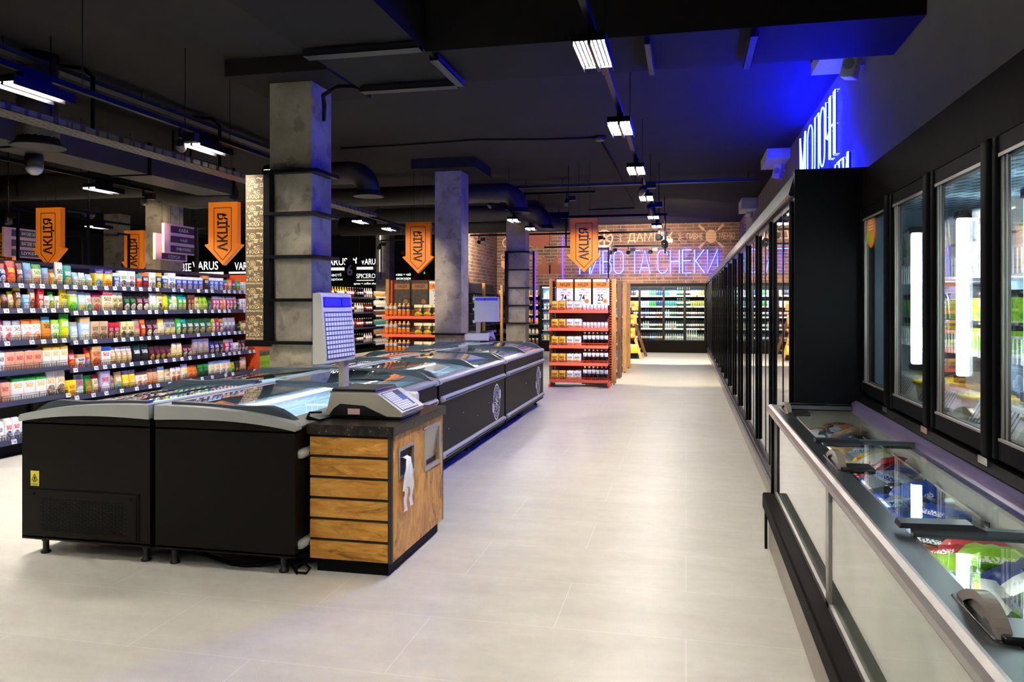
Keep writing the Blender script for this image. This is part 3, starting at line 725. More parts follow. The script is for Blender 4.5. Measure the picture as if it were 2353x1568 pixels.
# D shaped handles on the front rail
for (a, c) in ((4.62, 4.96), (3.09, 3.4), (1.58, 1.82)):
    n = 14; out = []; inn = []
    for k in range(n + 1):
        u = k / n; an = math.pi * u
        y = c + (a - c) * u; zz = .05 * math.sin(an) ** .75 * (.75 + .5 * u)
        out.append((y, .888 + zz)); inn.append((c - .018 + (a - c + .036) * u, .886 + max(0, zz - .016)))
    h = MB().prism(out + inn[::-1], 'x', .556, .582).build('handle', 'bronze', cf)
    MB().prism([(p[0], p[1]) for p in inn], 'x', .562, .575).build('handle_web', 'bronze', h)
    MB().rbox(.545, .6, a, c, .872, .892, .006).rbox(.56, .68, a - .005, a + .1, .88, .9, .006).build('handle_base', 'black_plastic', h)
# upper cabinet
XD = 1.04
b = MB().box(XD + .06, 1.62, YN, YN + .03, .93, 2.31).box(1.6, 1.62, YN, YE, .9, 2.31).box(XD + .06, 1.62, YE - .03, YE, .93, 2.31)
b.build('upper_liner', 'cooler_back', cf)
MB().box(XD + .04, 1.6, YN, YE, 2.06, 2.1).build('upper_ceiling', 'perforated_cooler', cf)
MB().box(XD + .04, 1.6, YN, YE, .9, .96).build('upper_floor', 'cream_liner', cf)
MB().prism([(XD, 2.08), (XD + .06, 2.08), (XD + .06, 2.33), (XD, 2.31)], 'y', YN, YE + .01).build('header', 'header_brown', cf)
MB().box(XD + .02, XD + .07, YN, YE, .9, .972).build('sill', 'header_brown', cf)
DY = [YE - .01 - .69 * k for k in range(7)]
for k in range(6):
    c = DY[k]; a = DY[k + 1]
    b = MB().rbox(XD - .03, XD + .03, a + .002, a + .075, .975, 2.075, .012).rbox(XD - .02, XD + .03, c - .05, c - .004, .975, 2.075, .012)
    b.box(XD - .012, XD + .03, a + .07, c - .045, 2.0, 2.07).box(XD - .012, XD + .03, a + .07, c - .045, .98, 1.05)
    d = b.build('door', 'freezer_frame', cf)
    MB().box(XD - .014, XD - .004, a + .075, c - .05, 2.0, 2.012).box(XD - .014, XD - .004, a + .075, c - .05, 1.043, 1.052).box(XD - .006, XD + .0, c - .066, c - .052, 1.05, 2.0).box(XD - .006, XD + .0, c - .1, c - .094, 1.05, 2.0).build('spacer', 'alu', d)
    MB().box(XD + .002, XD + .008, a + .075, c - .05, 1.05, 2.0).build('glass_pane', 'door_glass', d)
    MB().box(XD - .03, XD + .02, a + .0, a + .09, .945, .972).build('hinge', 'steel', d)
    if k < 5:
        MB().rbox(1.13, 1.17, a - .03, a + .03, 1.2, 1.87, .01).build('light_tube', 'upright_led', cf)
        MB().box(1.125, 1.175, a - .035, a + .035, 1.87, 1.9).box(1.125, 1.175, a - .035, a + .035, 1.17, 1.2).build('light_socket', 'black_plastic', cf)
    for z in (1.28, 1.62):
        s = MB().box(1.2, 1.58, a + .05, c - .03, z, z + .02).build('wire_shelf', 'white_wire', cf)
        b = MB()
        for j in range(16):
            y = a + .06 + (c - a - .1) * j / 15; b.box(1.195, 1.2, y - .003, y + .003, z, z + .1)
        b.box(1.193, 1.2, a + .05, c - .03, z + .095, z + .105).build('wire_front', 'white_wire', s)
    b = MB().prism([(1.1, .96), (1.17, .96), (1.25, 1.12), (1.19, 1.12)], 'y', a + .1, c - .1).build('air_grille', 'white_plastic', cf)
    b2 = MB()
    for j in range(14):
        y = a + .13 + (c - a - .26) * j / 13; b2.add([(1.128, y, 1.03), (1.128, y + .012, 1.03), (1.172, y + .012, 1.11), (1.172, y, 1.11)], [(0, 1, 2, 3)])
    b2.build('grille_slot', 'cooler_dark', b)
    light('AREA', cf, (1.19, a + .02, 1.55), 7, (.85, .94, 1), shape='RECTANGLE', size=.04, size_y=.65, aim=(1.5, a + .02, 1.5))
# wire dividers inside the chest
for k in range(6):
    y = 1.0 + .72 * k; b = MB()
    for j in range(10):
        x = .6 + .038 * j; b.box(x - .0025, x + .0025, y, y + .005, .36, .74)
    b.box(.59, .975, y, y + .006, .735, .745).box(.59, .975, y, y + .006, .55, .556).build('wire_divider', 'white_wire', cf)
light('AREA', cf, (.612, 2.8, .84), 5, (1, .98, .93), shape='RECTANGLE', size=.015, size_y=4.2, rot=(0, math.radians(-42), 0))  # added lamp hidden under the rail to brighten the frozen bags
MB().box(.597, .607, YN + .1, YE - .1, .835, .85).build('light_strip', 'cream_liner', cf)  # made-up strip to go with the added lamp, does not glow
# sticker on the first door
b = MB(); X_ = (0, -1, 0); Z_ = (0, 0, 1)
st = thing('round_sticker', 'orange oval sticker with green patch on the far freezer door', 'sticker', (XD - .0005, 4.845, 1.935))
MB().ring((XD - .001, 4.845, 1.935), X_, Z_, 0, .105, 36).build('sheet', 'orange_sticker', st)
b = MB(); b.box(XD - .0025, XD - .002, 4.845, 4.93, 1.865, 1.925).build('patch', 'green_patch', st)
b = MB()
for j, wd in enumerate((.05, .09, .12, .11)): b.box(XD - .0025, XD - .002, 4.845 - wd / 2, 4.845 + wd / 2, 1.985 - .017 * j, 1.992 - .017 * j)
b.build('lettering', 'paper_white', st)

# frozen goods
def bagmesh(mt, wd, dp, ht, seed):
    rr = random.Random(seed); n, k = 9, 7; v = []
    for s in (1, -1):
        for j in range(k):
            for i in range(n):
                u = i / (n - 1) * 2 - 1; q = j / (k - 1) * 2 - 1
                e = max(0, 1 - abs(u) ** 3.0) ** .6 * max(0, 1 - abs(q) ** 3.0) ** .6
                v.append((u * wd / 2 * (1 - .08 * abs(q)), q * dp / 2 * (1 - .08 * abs(u)), s * ht / 2 * e * (.75 + .5 * rr.random()) + .006 * rr.random()))
    f = []
    for s in range(2):
        o = s * n * k
        for j in range(k - 1):
            for i in range(n - 1):
                q = (o + j * n + i, o + j * n + i + 1, o + (j + 1) * n + i + 1, o + (j + 1) * n + i); f.append(q if s == 0 else q[::-1])
    m = MB(); m.add(v, f, 0, True); return m.mesh('bag', [mt])
FRZ = [('blue,blue,white,sky', 'blue'), ('red,red,white,orange', 'red'), ('white,white,red,tan', 'white'), ('lime,lime,white,green', 'lime green'), ('navy,indigo,gold,lilac', 'violet'), ('yellow,yellow,red,gold', 'yellow'), ('orange,orange,white,cream', 'orange'), ('tan,kraft,brown,peach', 'tan'), ('grey,lblue,navy,white', 'pale blue'), ('pink,peach,red,pink', 'pink'), ('black,dgrey,white,tan', 'dark grey'), ('green,dgreen,white,lime', 'dark green')]
FM = {}
def frozen(i, x, y, z, rot, where, grp, sx=1.0, kind='frozen_food_bag'):
    key = (i, R.randrange(2))
    if key not in FM: FM[key] = bagmesh(packmat(FRZ[i][0], .33), .26, .19, .09, 11 * i + key[1])
    o = bpy.data.objects.new(kind, FM[key]); C.objects.link(o); o.location = (x, y, z); o.rotation_euler = rot; o.scale = (sx, sx, sx)
    tag(o, '%s frozen food bag %s' % (FRZ[i][1], where), 'frozen food', '%s frozen bags %s' % (FRZ[i][1], grp))
ORDB = ['far end', 'second', 'third', 'fourth', 'fifth', 'near end']
for k in range(6):
    y0 = 1.0 + .72 * (5 - k)
    cols = R.sample((0, 1, 2, 3, 4, 6, 7, 8, 9, 10, 11, 5), 4) + R.sample((2, 8, 10, 7), 2)
    for j in range(36):
        lay, cx_, ry = j // 18, j % 3, (j // 3) % 6
        yy = min(y0 + .07 + .115 * ry + R.uniform(-.02, .02), YE - .13)
        frozen(cols[(j // 3 + j // 18 * 2) % 6], (.68, .78, .88)[cx_] + R.uniform(-.015, .015), yy, .58 + .095 * lay + .04 * cx_ + R.uniform(-.02, .02), (R.uniform(-.4, .4), R.uniform(-.6, .1), R.uniform(-1.4, 1.4)), 'in the %s basket of the glass lidded chest' % ORDB[k], 'in the %s basket' % ORDB[k], .72)

# goods behind the upper doors
CUP = {}
def cup(mt, r, h):
    k = (mt, r, h)
    if k not in CUP:
        CUP[k] = MB().lathe([(r * .8, 0), (r * .84, .004), (r, h * .86), (r * 1.04, h * .87), (r * 1.05, h * .97), (r * .98, h)], 18).mesh('tub', [mt])
    return CUP[k]
def put(name, me, loc, rz, label, cat, grp=None, sc=None):
    o = bpy.data.objects.new(name, me); C.objects.link(o); o.location = loc; o.rotation_euler = (0, 0, rz)
    if sc: o.scale = sc
    return tag(o, label, cat, grp)
DN = ['far', 'second', 'third', 'fourth', 'fifth', 'nearest']
for k in range(6):
    c = DY[k]; a = DY[k + 1]; dl = 'behind the %s upper freezer door' % DN[k]
    for z, key, lab, r, h, st_ in ((1.64, 'white,white,red,lime', 'white ice cream tub with fruit print', .058, .14, 2), (1.3, 'black,lime,white,green', 'green tub with dark lid', .06, .13, 2), (.96, 'yellow,cream,gold,yellow', 'round cream tub with yellow lid', .11, .15, 1)):
        n = 4 if r < .1 else 2
        for j in range(n):
            for s in range(st_):
                y = a + .12 + (c - a - .22) * j / (n - 1)
                put('ice_cream_tub', cup(packmat(key), r, h), (1.28 + (.02 if j % 2 else 0), y, z + s * (h + .001) + (.0 if z > 1 else .0)), .3 * j, lab + ' ' + dl, 'tub', lab + 's ' + dl)
    for j in range(4):
        i = (j * 5 + k * 3) % 12
        frozen(i, 1.4, a + .12 + .15 * j, 1.02 + .03 * (j % 2), (R.uniform(-.2, .2), -.5, R.uniform(-.3, .3) + 1.57), dl, dl, .9)
# ================================================================ island of chest freezers
CL, CW = 2.53, .905
def ztop(t): return .925 - .077 * t ** 2.6
def chest(s, label, end=False, logo=False):
    """s = +1: the row towards the main aisle, -1: the row towards the groceries. Local: x from 0 (spine) to s*CW, y 0..CL"""
    t = thing('chest_freezer', label, 'freezer')
    B = lambda b, x0, x1, *a: b.box(min(s * x0, s * x1), max(s * x0, s * x1), *a)
    P = lambda b, poly, *a, **k: b.prism([(s * p[0], p[1]) for p in (poly if s > 0 else poly[::-1])], *a, **k)
    b = MB(); B(b, .012, .03, .03, CL - .03, .11, .84); B(b, CW - .036, CW - .016, .03, CL - .03, .11, .815); B(b, .012, CW - .016, .0, .03, .11, .8); B(b, .012, CW - .016, CL - .03, CL, .11, .8); B(b, .012, CW - .016, 0, CL, .1, .12)
    N = 12
    for y0, y1 in ((.0, .028), (CL - .028, CL)):
        top = [(.012 + (CW - .028) * k / N, ztop(k / N) - (.083 - .04 * k / N) + .004) for k in range(N + 1)]
        P(b, [(.012, .79)] + [(CW - .016, .79)] + top[::-1], 'y', y0, y1)
    b.build('body', 'black_paint', t)
    b = MB(); B(b, .03, .06, .03, CL - .03, .3, .84); B(b, CW - .08, CW - .037, .03, CL - .03, .3, .8); B(b, .03, CW - .06, .03, .06, .3, .84); B(b, .03, CW - .06, CL - .06, CL - .03, .3, .84); B(b, .03, CW - .06, .03, CL - .03, .28, .3)
    b.build('liner', 'liner', t)
    b = MB(); B(b, .055, .075, .12, CL - .12, .79, .815); b.build('light_strip', 'chest_led', t)
    b = MB()
    for y0, y1 in ((-.012, .05), (CL - .05, CL + .012)):
        top = [(.012 + (CW - .03) * k / N, ztop(k / N)) for k in range(N + 1)] + [(CW - .008, .843), (CW - .001, .832), (CW - .001, .81)]
        bot = [(CW - .006, .803)] + [(.012 + (CW - .03) * k / N, ztop(k / N) - (.083 - .04 * k / N)) for k in range(N, -1, -1)]
        P(b, top + bot, 'y', y0, y1)
    P(b, [(CW - .1, .862), (CW - .03, .852), (CW - .004, .84), (CW, .826), (CW - .012, .81), (CW - .1, .81)], 'y', .03, CL - .03)
    P(b, [(.012, .925), (.075, .924), (.075, .85), (.012, .85)], 'y', .03, CL - .03)
    b.build('rim_trim', 'grey_trim', t)
    for z in (.165, .67):
        x = s * (CW - .01)
        b = MB().lathe([(.001, .03), (.022, .035), (.028, .055), (.028, CL - .055), (.022, CL - .035), (.001, CL - .03)], 12, (x, 0, z), 0, 'y'); b.build('bumper', 'grey_trim', t)
        b = MB(); B(b, CW + .012, CW + .02, .1, CL - .1, z - .008, z + .004); b.build('bumper_insert', 'dark_rubber', t)
    for x in (.09, CW - .12):
        for y in (.07, CL * .5, CL - .07):
            b = MB().lathe([(.028, 0), (.03, .012), (.018, .02), (.018, .07), (.024, .075), (.024, .11)], 10, (s * x, y, 0)); b.box(s * x - .05, s * x + .05, y - .03, y + .03, .085, .105); b.build('leg', 'black_plastic', t)
    # sliding curved lids
    for i, (a, c, dz) in enumerate(((.06, 1.33, 0), (1.24, CL - .06, .014))):
        u0, u1 = .075, .875
        X = [u0 + (u1 - u0) * k / 14 for k in range(15)]
        Z = lambda x: ztop((x - .012) / (CW - .03)) + .002 + dz - .03 * max(0, (x - .7) / .175) ** 2
        g = MB(); v = [(s * x, y, Z(x) + .003) for x in X for y in (a + .05, c - .05)]
        l = g.add(v, [(2 * k, 2 * k + 1, 2 * k + 3, 2 * k + 2) for k in range(14)], 0, True).build('sliding_lid', 'lid_glass', t)
        for y0, y1 in ((a, a + .05), (c - .05, c)):
            fr = MB()
            up = [(x, Z(x) + .012 + .03 * math.exp(-((x - .72) / .14) ** 2)) for x in X]; lo = [(x, Z(x) - .008) for x in X]
            P(fr, up + lo[::-1], 'y', y0, y1, smooth=False)
            fr.build('lid_bar', 'charcoal_plastic', l)
    # hanging baskets
    for yy in (.5, 1.1, 1.7, 2.2):
        b = MB()
        for j in range(16):
            x = .08 + .048 * j; B(b, x, x + .004, yy, yy + .004, .32, .72)
        B(b, .07, CW - .11, yy, yy + .006, .715, .725); b.build('wire_divider', 'white_wire', t)
    if end:
        b = MB(); B(b, .1, .83, -.004, 0, .13, .4); b.build('vent_panel', 'black_paint', t)
        b = MB()
        for r_ in range(16):
            for q in range(13):
                x = .17 + .045 * q + (.02 if r_ % 2 else 0); B(b, x, x + .03, -.006, -.0042, .155 + .0125 * r_, .1605 + .0125 * r_)
        b.build('vent_slot', 'black_matte', t)
        b = MB(); B(b, .08, .082, -.005, -.001, .13, .405); B(b, .08, .85, -.005, -.001, .402, .405); b.build('seam', 'black_matte', t)
        for x in (.14, .8):
            b = MB().lathe([(.009, 0), (.009, -.006), (.001, -.007)], 10, (s * x, -.003, .375), 0, 'y'); b.build('screw', 'black_matte', t)
        b = MB(); B(b, .765, .825, -.004, -.001, .42, .51); st = b.build('warning_sticker', 'yellow_sticker', t)
        cx = s * .795; b = MB(); z0 = .455
        for (p, q) in (((-.02, 0), (.02, 0)), ((.02, 0), (0, .036)), ((0, .036), (-.02, 0))):
            d = Vector((q[0] - p[0], 0, q[1] - p[1])).normalized(); n = Vector((-d.z, 0, d.x)) * .002
            A = Vector((cx + p[0], -.0052, z0 + p[1])); E_ = Vector((cx + q[0], -.0052, z0 + q[1])); b.add([A - n, E_ - n, E_ + n, A + n], [(0, 1, 2, 3)])
        b.ring((cx, -.0052, z0 + .012), (1, 0, 0), (0, 0, 1), 0, .007, 10, sy=1.3).box(cx - .012, cx + .012, -.0053, -.005, .445, .45).box(cx - .022, cx + .022, -.0053, -.005, .432, .434).box(cx - .022, cx + .022, -.0053, -.005, .426, .428)
        b.build('symbol', 'ink', st)
    if logo:
        o = (s * (CW - .0145), CL - .4, .4); Xv = (0, 1, 0); Zv = (0, 0, 1); b = MB()
        b.ring(o, Xv, Zv, .15, .165, 40, sy=1.25).ring(o, Xv, Zv, .1, .107, 36, sy=1.25).ring(o, Xv, Zv, .012, .03, 12, sy=1.25)
        for k in range(26):
            an = 2 * math.pi * k / 26
            if k % 13 in (0, 12): continue
            q0, q1 = .115, .142; w_ = .05
            b.add([(o[0], o[1] + r_ * math.cos(an + e), o[2] + 1.25 * r_ * math.sin(an + e)) for r_, e in ((q0, -w_), (q1, -w_), (q1, w_), (q0, w_))], [(0, 1, 2, 3)])
        for k in range(6):
            an = math.pi * k / 6
            dv = Vector((0, math.cos(an), 1.25 * math.sin(an))); nn = Vector((0, -math.sin(an), math.cos(an))) * .006; c0 = Vector(o)
            b.add([c0 + dv * .035 - nn, c0 + dv * .085 - nn, c0 + dv * .085 + nn, c0 + dv * .035 + nn], [(0, 1, 2, 3)]); b.add([c0 - dv * .035 - nn, c0 - dv * .085 - nn, c0 - dv * .085 + nn, c0 - dv * .035 + nn], [(0, 1, 2, 3)])
        for sy in (-1, 1):
            b.add([(o[0] + s * .001, o[1] + sy * .13, o[2] + sy * .06 - .05), (o[0] + s * .001, o[1] + sy * .2, o[2] + sy * .06 - .03), (o[0] + s * .001, o[1] + sy * .2, o[2] + sy * .06 + .07), (o[0] + s * .001, o[1] + sy * .13, o[2] + sy * .06 + .05)], [(0, 1, 2, 3)])
        b.build('emblem', 'logo_white', t)
    return t
XC = -2.995; Y0 = 3.96
NM = ('nearest the camera', 'in the middle', 'furthest from the camera')
for s, rowlab in ((1, 'aisle side row'), (-1, 'grocery side row')):
    for k in range(3):
        o = chest(s, 'black chest freezer with curved glass lids, %s in the %s' % (NM[k], rowlab), end=(s < 0 and k == 0), logo=(s > 0 and k > 0))
        o['group'] = 'island chest freezers'
        o.location = (XC if s > 0 else XC - .012, Y0 + (CL + .055) * k, 0)
        lt = light('AREA', None, (XC + s * .3, Y0 + (CL + .055) * k + CL / 2, .83), 11, (.78, .91, 1), shape='RECTANGLE', size=.04, size_y=2.2)
        lt.parent = o; lt.location = (s * .1, CL / 2, .8); lt.rotation_euler = (0, s * -.6, 0)
# frozen bags inside the island (the near chests show some)
for s, k, n in ((1, 0, 16), (1, 1, 14), (1, 2, 8), (-1, 0, 10), (-1, 1, 6)):
    where = 'in the %s chest freezer of the %s' % (('near', 'middle', 'far')[k], 'aisle side row' if s > 0 else 'grocery side row')
    pal = (8, 0, 2, 11, 7) if s > 0 else (8, 0, 3)
    for j in range(n):
        i = pal[j % len(pal)]
        frozen(i, XC + s * (.2 + .27 * (j % 3)), Y0 + (CL + .055) * k + .25 + 2.05 * (j // 3) / max(1, (n - 1) // 3), .38 + .06 * (j % 2), (R.uniform(-.2, .2), R.uniform(-.2, .2), R.uniform(-1, 1)), where, where, 1.1)

# ================================================================ weighing counter
cx0, cx1, cy0, cy1 = -2.07, -1.58, 4.06, 5.0
ct = thing('counter_cabinet', 'oak fronted counter cabinet with black grooves and dark speckled worktop', 'cabinet', ((cx0 + cx1) / 2, 4.5, 0))
MB().box(cx0 + .035, cx1 - .03, cy0 + .03, cy1 - .03, 0, .075).build('plinth', 'black_matte', ct)
MB().box(cx0, cx1 - .02, cy0 + .016, cy1, .075, .775).box(cx1 - .02, cx1, cy0 + .002, cy0 + .022, .075, .775).box(cx1 - .02, cx1, cy1 - .02, cy1, .075, .775).build('carcass', 'inner_dark', ct)
for k in range(6):
    z = .079 + .1165 * k; MB().box(cx0 + .004, cx1 - .022, cy0, cy0 + .017, z, z + .1).build('slat', 'oak_x', ct)
ym = (cy0 + cy1) / 2 + .02
d1 = MB()   # door with bag roll opening
def door(y0, y1, hy0, hy1, hz0, hz1):
    b = MB(); x0, x1 = cx1 - .02, cx1 + .002
    b.box(x0, x1, y0, hy0, .08, .772).box(x0, x1, hy1, y1, .08, .772).box(x0, x1, hy0, hy1, .08, hz0).box(x0, x1, hy0, hy1, hz1, .772)
    return b.build('door', 'oak_z', ct)
A = (4.17, 4.41, .53, .68); B_ = (4.6, 4.92, .47, .74)
dA = door(cy0 + .024, ym - .002, *A); dB = door(ym + .002, cy1 - .022, B_[0] + .02, B_[1] - .02, B_[2] + .02, B_[3] - .02)
def frame(par, y0, y1, z0, z1, w_):
    MB().box(cx1 - .005, cx1 + .008, y0, y0 + w_, z0, z1).box(cx1 - .005, cx1 + .008, y1 - w_, y1, z0, z1).box(cx1 - .005, cx1 + .008, y0 + w_, y1 - w_, z0, z0 + w_).box(cx1 - .005, cx1 + .008, y0 + w_, y1 - w_, z1 - w_, z1).build('opening_frame', 'alu', par)
frame(dA, A[0] - .012, A[1] + .012, A[2] - .012, A[3] + .012, .018); frame(dB, B_[0], B_[1], B_[2], B_[3], .026)
MB().prism([(cx1 - .03, B_[2] + .02), (cx1 - .024, B_[2] + .02), (cx1 + .004, B_[3] - .026), (cx1 - .004, B_[3] - .026)], 'y', B_[0] + .028, B_[1] - .03).build('bin_flap', 'alu', dB)
for y in (ym - .055, ym + .045): MB().lathe([(.009, 0), (.009, .008), (.006, .012), (.001, .012)], 12, (cx1 + .002, y, .735), 0, 'x').build('lock', 'steel', dA if y < ym else dB)
MB().box(cx0 - .012, cx1 + .016, cy0 - .012, cy1 + .01, .777, .832).build('worktop', 'speckled_stone', ct)
# roll of bags and the bag hanging out
rl = thing('bag_roll', 'white roll of carrier bags with one bag pulled out of the cabinet opening', 'bag roll', (cx1 - .06, 4.29, .6))
MB().lathe([(.02, -.09), (.045, -.088), (.045, .088), (.02, .09)], 18, (cx1 - .075, 4.29, .58), 0, 'y').build('roll', 'bag_white', rl)
v = []; n = 9; prof = [(-.05, .615, .06), (-.01, .628, .05), (.012, .62, .04), (.024, .58, .05), (.03, .54, .07), (.03, .5, .072), (.026, .46, .075)]
for j, (dx, z, hw) in enumerate(prof):
    for i in range(n):
        u = i / (n - 1) * 2 - 1; v.append((cx1 + dx + .01 * math.cos(u * 7 + j * .8) * (1 if j > 1 else .3), 4.3 + u * hw - .012 * j * .6, z - .012 * abs(u) * (j > 3)))
b = MB().add(v, [(j * n + i, j * n + i + 1, (j + 1) * n + i + 1, (j + 1) * n + i) for j in range(len(prof) - 1) for i in range(n - 1)], 0, True)
for (a, c, z1) in ((0, 3, .33), (5, 8, .34)):       # the two handle loops
    y0 = v[6 * n + a][1]; y1 = v[6 * n + c][1]; x = cx1 + .028; q = []
    for k in range(6):
        z = .46 + (z1 - .46) * k / 5; q += [(x + .005 * math.sin(k * 2 + a), y0 + .004 * math.sin(k), z), (x - .004, (y0 + y1) / 2, z), (x + .006 * math.cos(k), y1, z)]
    b.add(q, [(3 * k + i, 3 * k + i + 1, 3 * k + 4 + i, 3 * k + 3 + i) for k in range(5) for i in range(2)], 0, True)
b.build('hanging_bag', 'bag_white', rl)
tag(MB().tube([(-2.16, 4.02, .05), (-2.12, 4.0, .012), (-2.06, 4.005, .01), (-2.05, 4.03, .03), (-2.09, 4.045, .05), (-2.14, 4.04, .02), (-2.11, 3.99, .008)], .006, 6).build('coiled_cable', 'black_matte'), 'coiled black power cord on the floor between freezer and counter', 'cord')
tag(MB().tube([(-2.9 + .09 * k, 4.06 + .02 * math.sin(k), .09 - .075 * math.sin(math.pi * k / 9)) for k in range(10)], .012, 8).build('drain_hose', 'black_matte'), 'black hose sagging under the near chest freezer', 'hose')

def scale(label, x0, y0, back=False):
    """label printing scale; local: front towards +X, 0..0.5 long in x, 0..0.4 in y, standing on z = 0"""
    t = thing('label_scale', label, 'scale')
    prof = [(.0, .035), (.03, .15), (.3, .15), (.32, .145), (.475, .04), (.47, .02), (.0, .02)]
    arch = [(.02, .02), (.05, .06), (.09, .088), (.24, .08), (.31, .05), (.37, .025), (.38, .02)]
    MB().prism(prof, 'y', 0, .38).build('housing', 'beige_plastic' if not back else 'white_plastic', t)
    b = MB().prism(arch, 'y', -.004, .384).rbox(.02, .46, .01, .37, 0, .02, .008); b.build('foot_base', 'black_plastic', t)
    MB().box(.14, .215, -.006, -.0045, .028, .062).build('rating_plate', 'label_pink', t)
    MB().rbox(.02, .3, .03, .36, .158, .172, .006).build('platter', 'black_plastic', t)
    MB().box(.015, .305, .025, .365, .148, .158).build('platter_rim', 'steel', t)
    # sloping keypad
    A = Vector((.322, 0, .148)); D = (Vector((.475, 0, .043)) - A); n = Vector((-D.z, 0, D.x)).normalized(); 
    if n.z < 0: n = -n
    def sl(b, u0, u1, y0_, y1_, h, m=0):
        P_ = lambda u, y, k: A + D * u + Vector((0, y, 0)) + n * k
        b.add([P_(u0, y0_, 0), P_(u0, y1_, 0), P_(u1, y1_, 0), P_(u1, y0_, 0), P_(u0, y0_, h), P_(u0, y1_, h), P_(u1, y1_, h), P_(u1, y0_, h)], [(0, 3, 2, 1), (4, 5, 6, 7), (0, 1, 5, 4), (1, 2, 6, 5), (2, 3, 7, 6), (3, 0, 4, 7)], m); return b
    kp = sl(MB(), .0, 1.0, .0, .38, .004).build('keypad_plate', 'white_plastic', t)
    sl(MB(), .04, .95, .03, .3, .0055).build('keypad_film', 'navy_panel', kp)
    b = MB()
    for i in range(9):
        for j in range(8):
            if i < 2 and j > 4: continue
            u = .08 + .094 * i; y = .036 + .0325 * j; sl(b, u, u + .075, y, y + .026, .0075, 1 if (j in (5, 6) and i < 5) or (j == 7 and i < 8) else 0)
    b.build('key', ['key_white', 'key_blue'], kp)
    MB().rbox(.2, .42, .384, .47, .02, .12, .02).build('printer_unit', 'white_plastic', t)
    # pole and display head
    px, py = .03, .18
    MB().box(px - .018, px + .018, py - .035, py + .035, .14, .36).build('pole', 'beige_plastic', t)
    h = MB().prism([(px - .03, .33), (px + .045, .335), (px + .05, .36), (px + .02, .73), (px + .005, .74), (px - .03, .735)], 'y', -.17, .24).build('display_head', 'white_plastic', t)
    F = lambda z: px + .05 - .03 * (z - .36) / .37
    def fq(b, y0_, y1_, z0, z1, o_, m=0): return b.add([(F(z0) + o_, y0_, z0), (F(z0) + o_, y1_, z0), (F(z1) + o_, y1_, z1), (F(z1) + o_, y0_, z1)], [(0, 1, 2, 3)], m)
    if not back:
        fq(MB(), -.15, .225, .355, .63, .002).build('keyboard_film', 'navy_panel', h)
        b = MB()
        for i in range(10):
            for j in range(10):
                y = -.145 + .0368 * i; z = .362 + .0266 * j; fq(b, y, y + .031, z, z + .02, .004)
        b.build('key', 'key_white', h)
        fq(MB(), -.15, .225, .655, .715, .002).build('display_bezel', 'lcd_frame', h)
        b = MB(); fq(b, -.14, .08, .662, .708, .004); fq(b, .1, .215, .662, .708, .004); b.build('display', 'lcd', h)
    else:
        xx = px - .032
        MB().box(xx - .002, xx, -.15, .22, .68, .72).build('display_bezel', 'lcd_frame', h)
        MB().box(xx - .004, xx - .002, -.14, .05, .686, .714).box(xx - .004, xx - .002, .07, .21, .686, .714).build('display', 'lcd', h)
    OFF[t.name] = (0, 0, 0)
    return t
s1 = scale('beige label scale with key covered display head on the oak counter', 0, 0); s1.location = (-2.075, 4.28, .833)
s2 = scale('pale grey label scale seen from behind at the far end of the island', 0, 0, True); s2.location = (-3.15, 12.42, .9); s2.rotation_euler = (0, 0, math.radians(90)); 
t = thing('counter_cabinet', 'low dark counter carrying the far scale behind the chest island', 'cabinet', (-3.2, 12.4, 0))
MB().box(-3.6, -2.7, 12.1, 12.9, .06, .86).build('carcass', 'black_matte', t); MB().box(-3.62, -2.68, 12.08, 12.92, .862, .898).build('worktop', 'speckled_stone', t); MB().box(-3.55, -2.75, 12.15, 12.85, 0, .06).build('plinth', 'black_matte', t)
tag(MB().tube([(-2.13, 4.33, .86), (-2.14, 4.2, .875), (-2.1, 4.1, .86), (-2.06, 4.16, .838), (-2.03, 4.3, .84)], .006, 6).build('scale_cord', 'black_matte'), 'thin black cord trailing from the scale over the counter edge', 'cord')
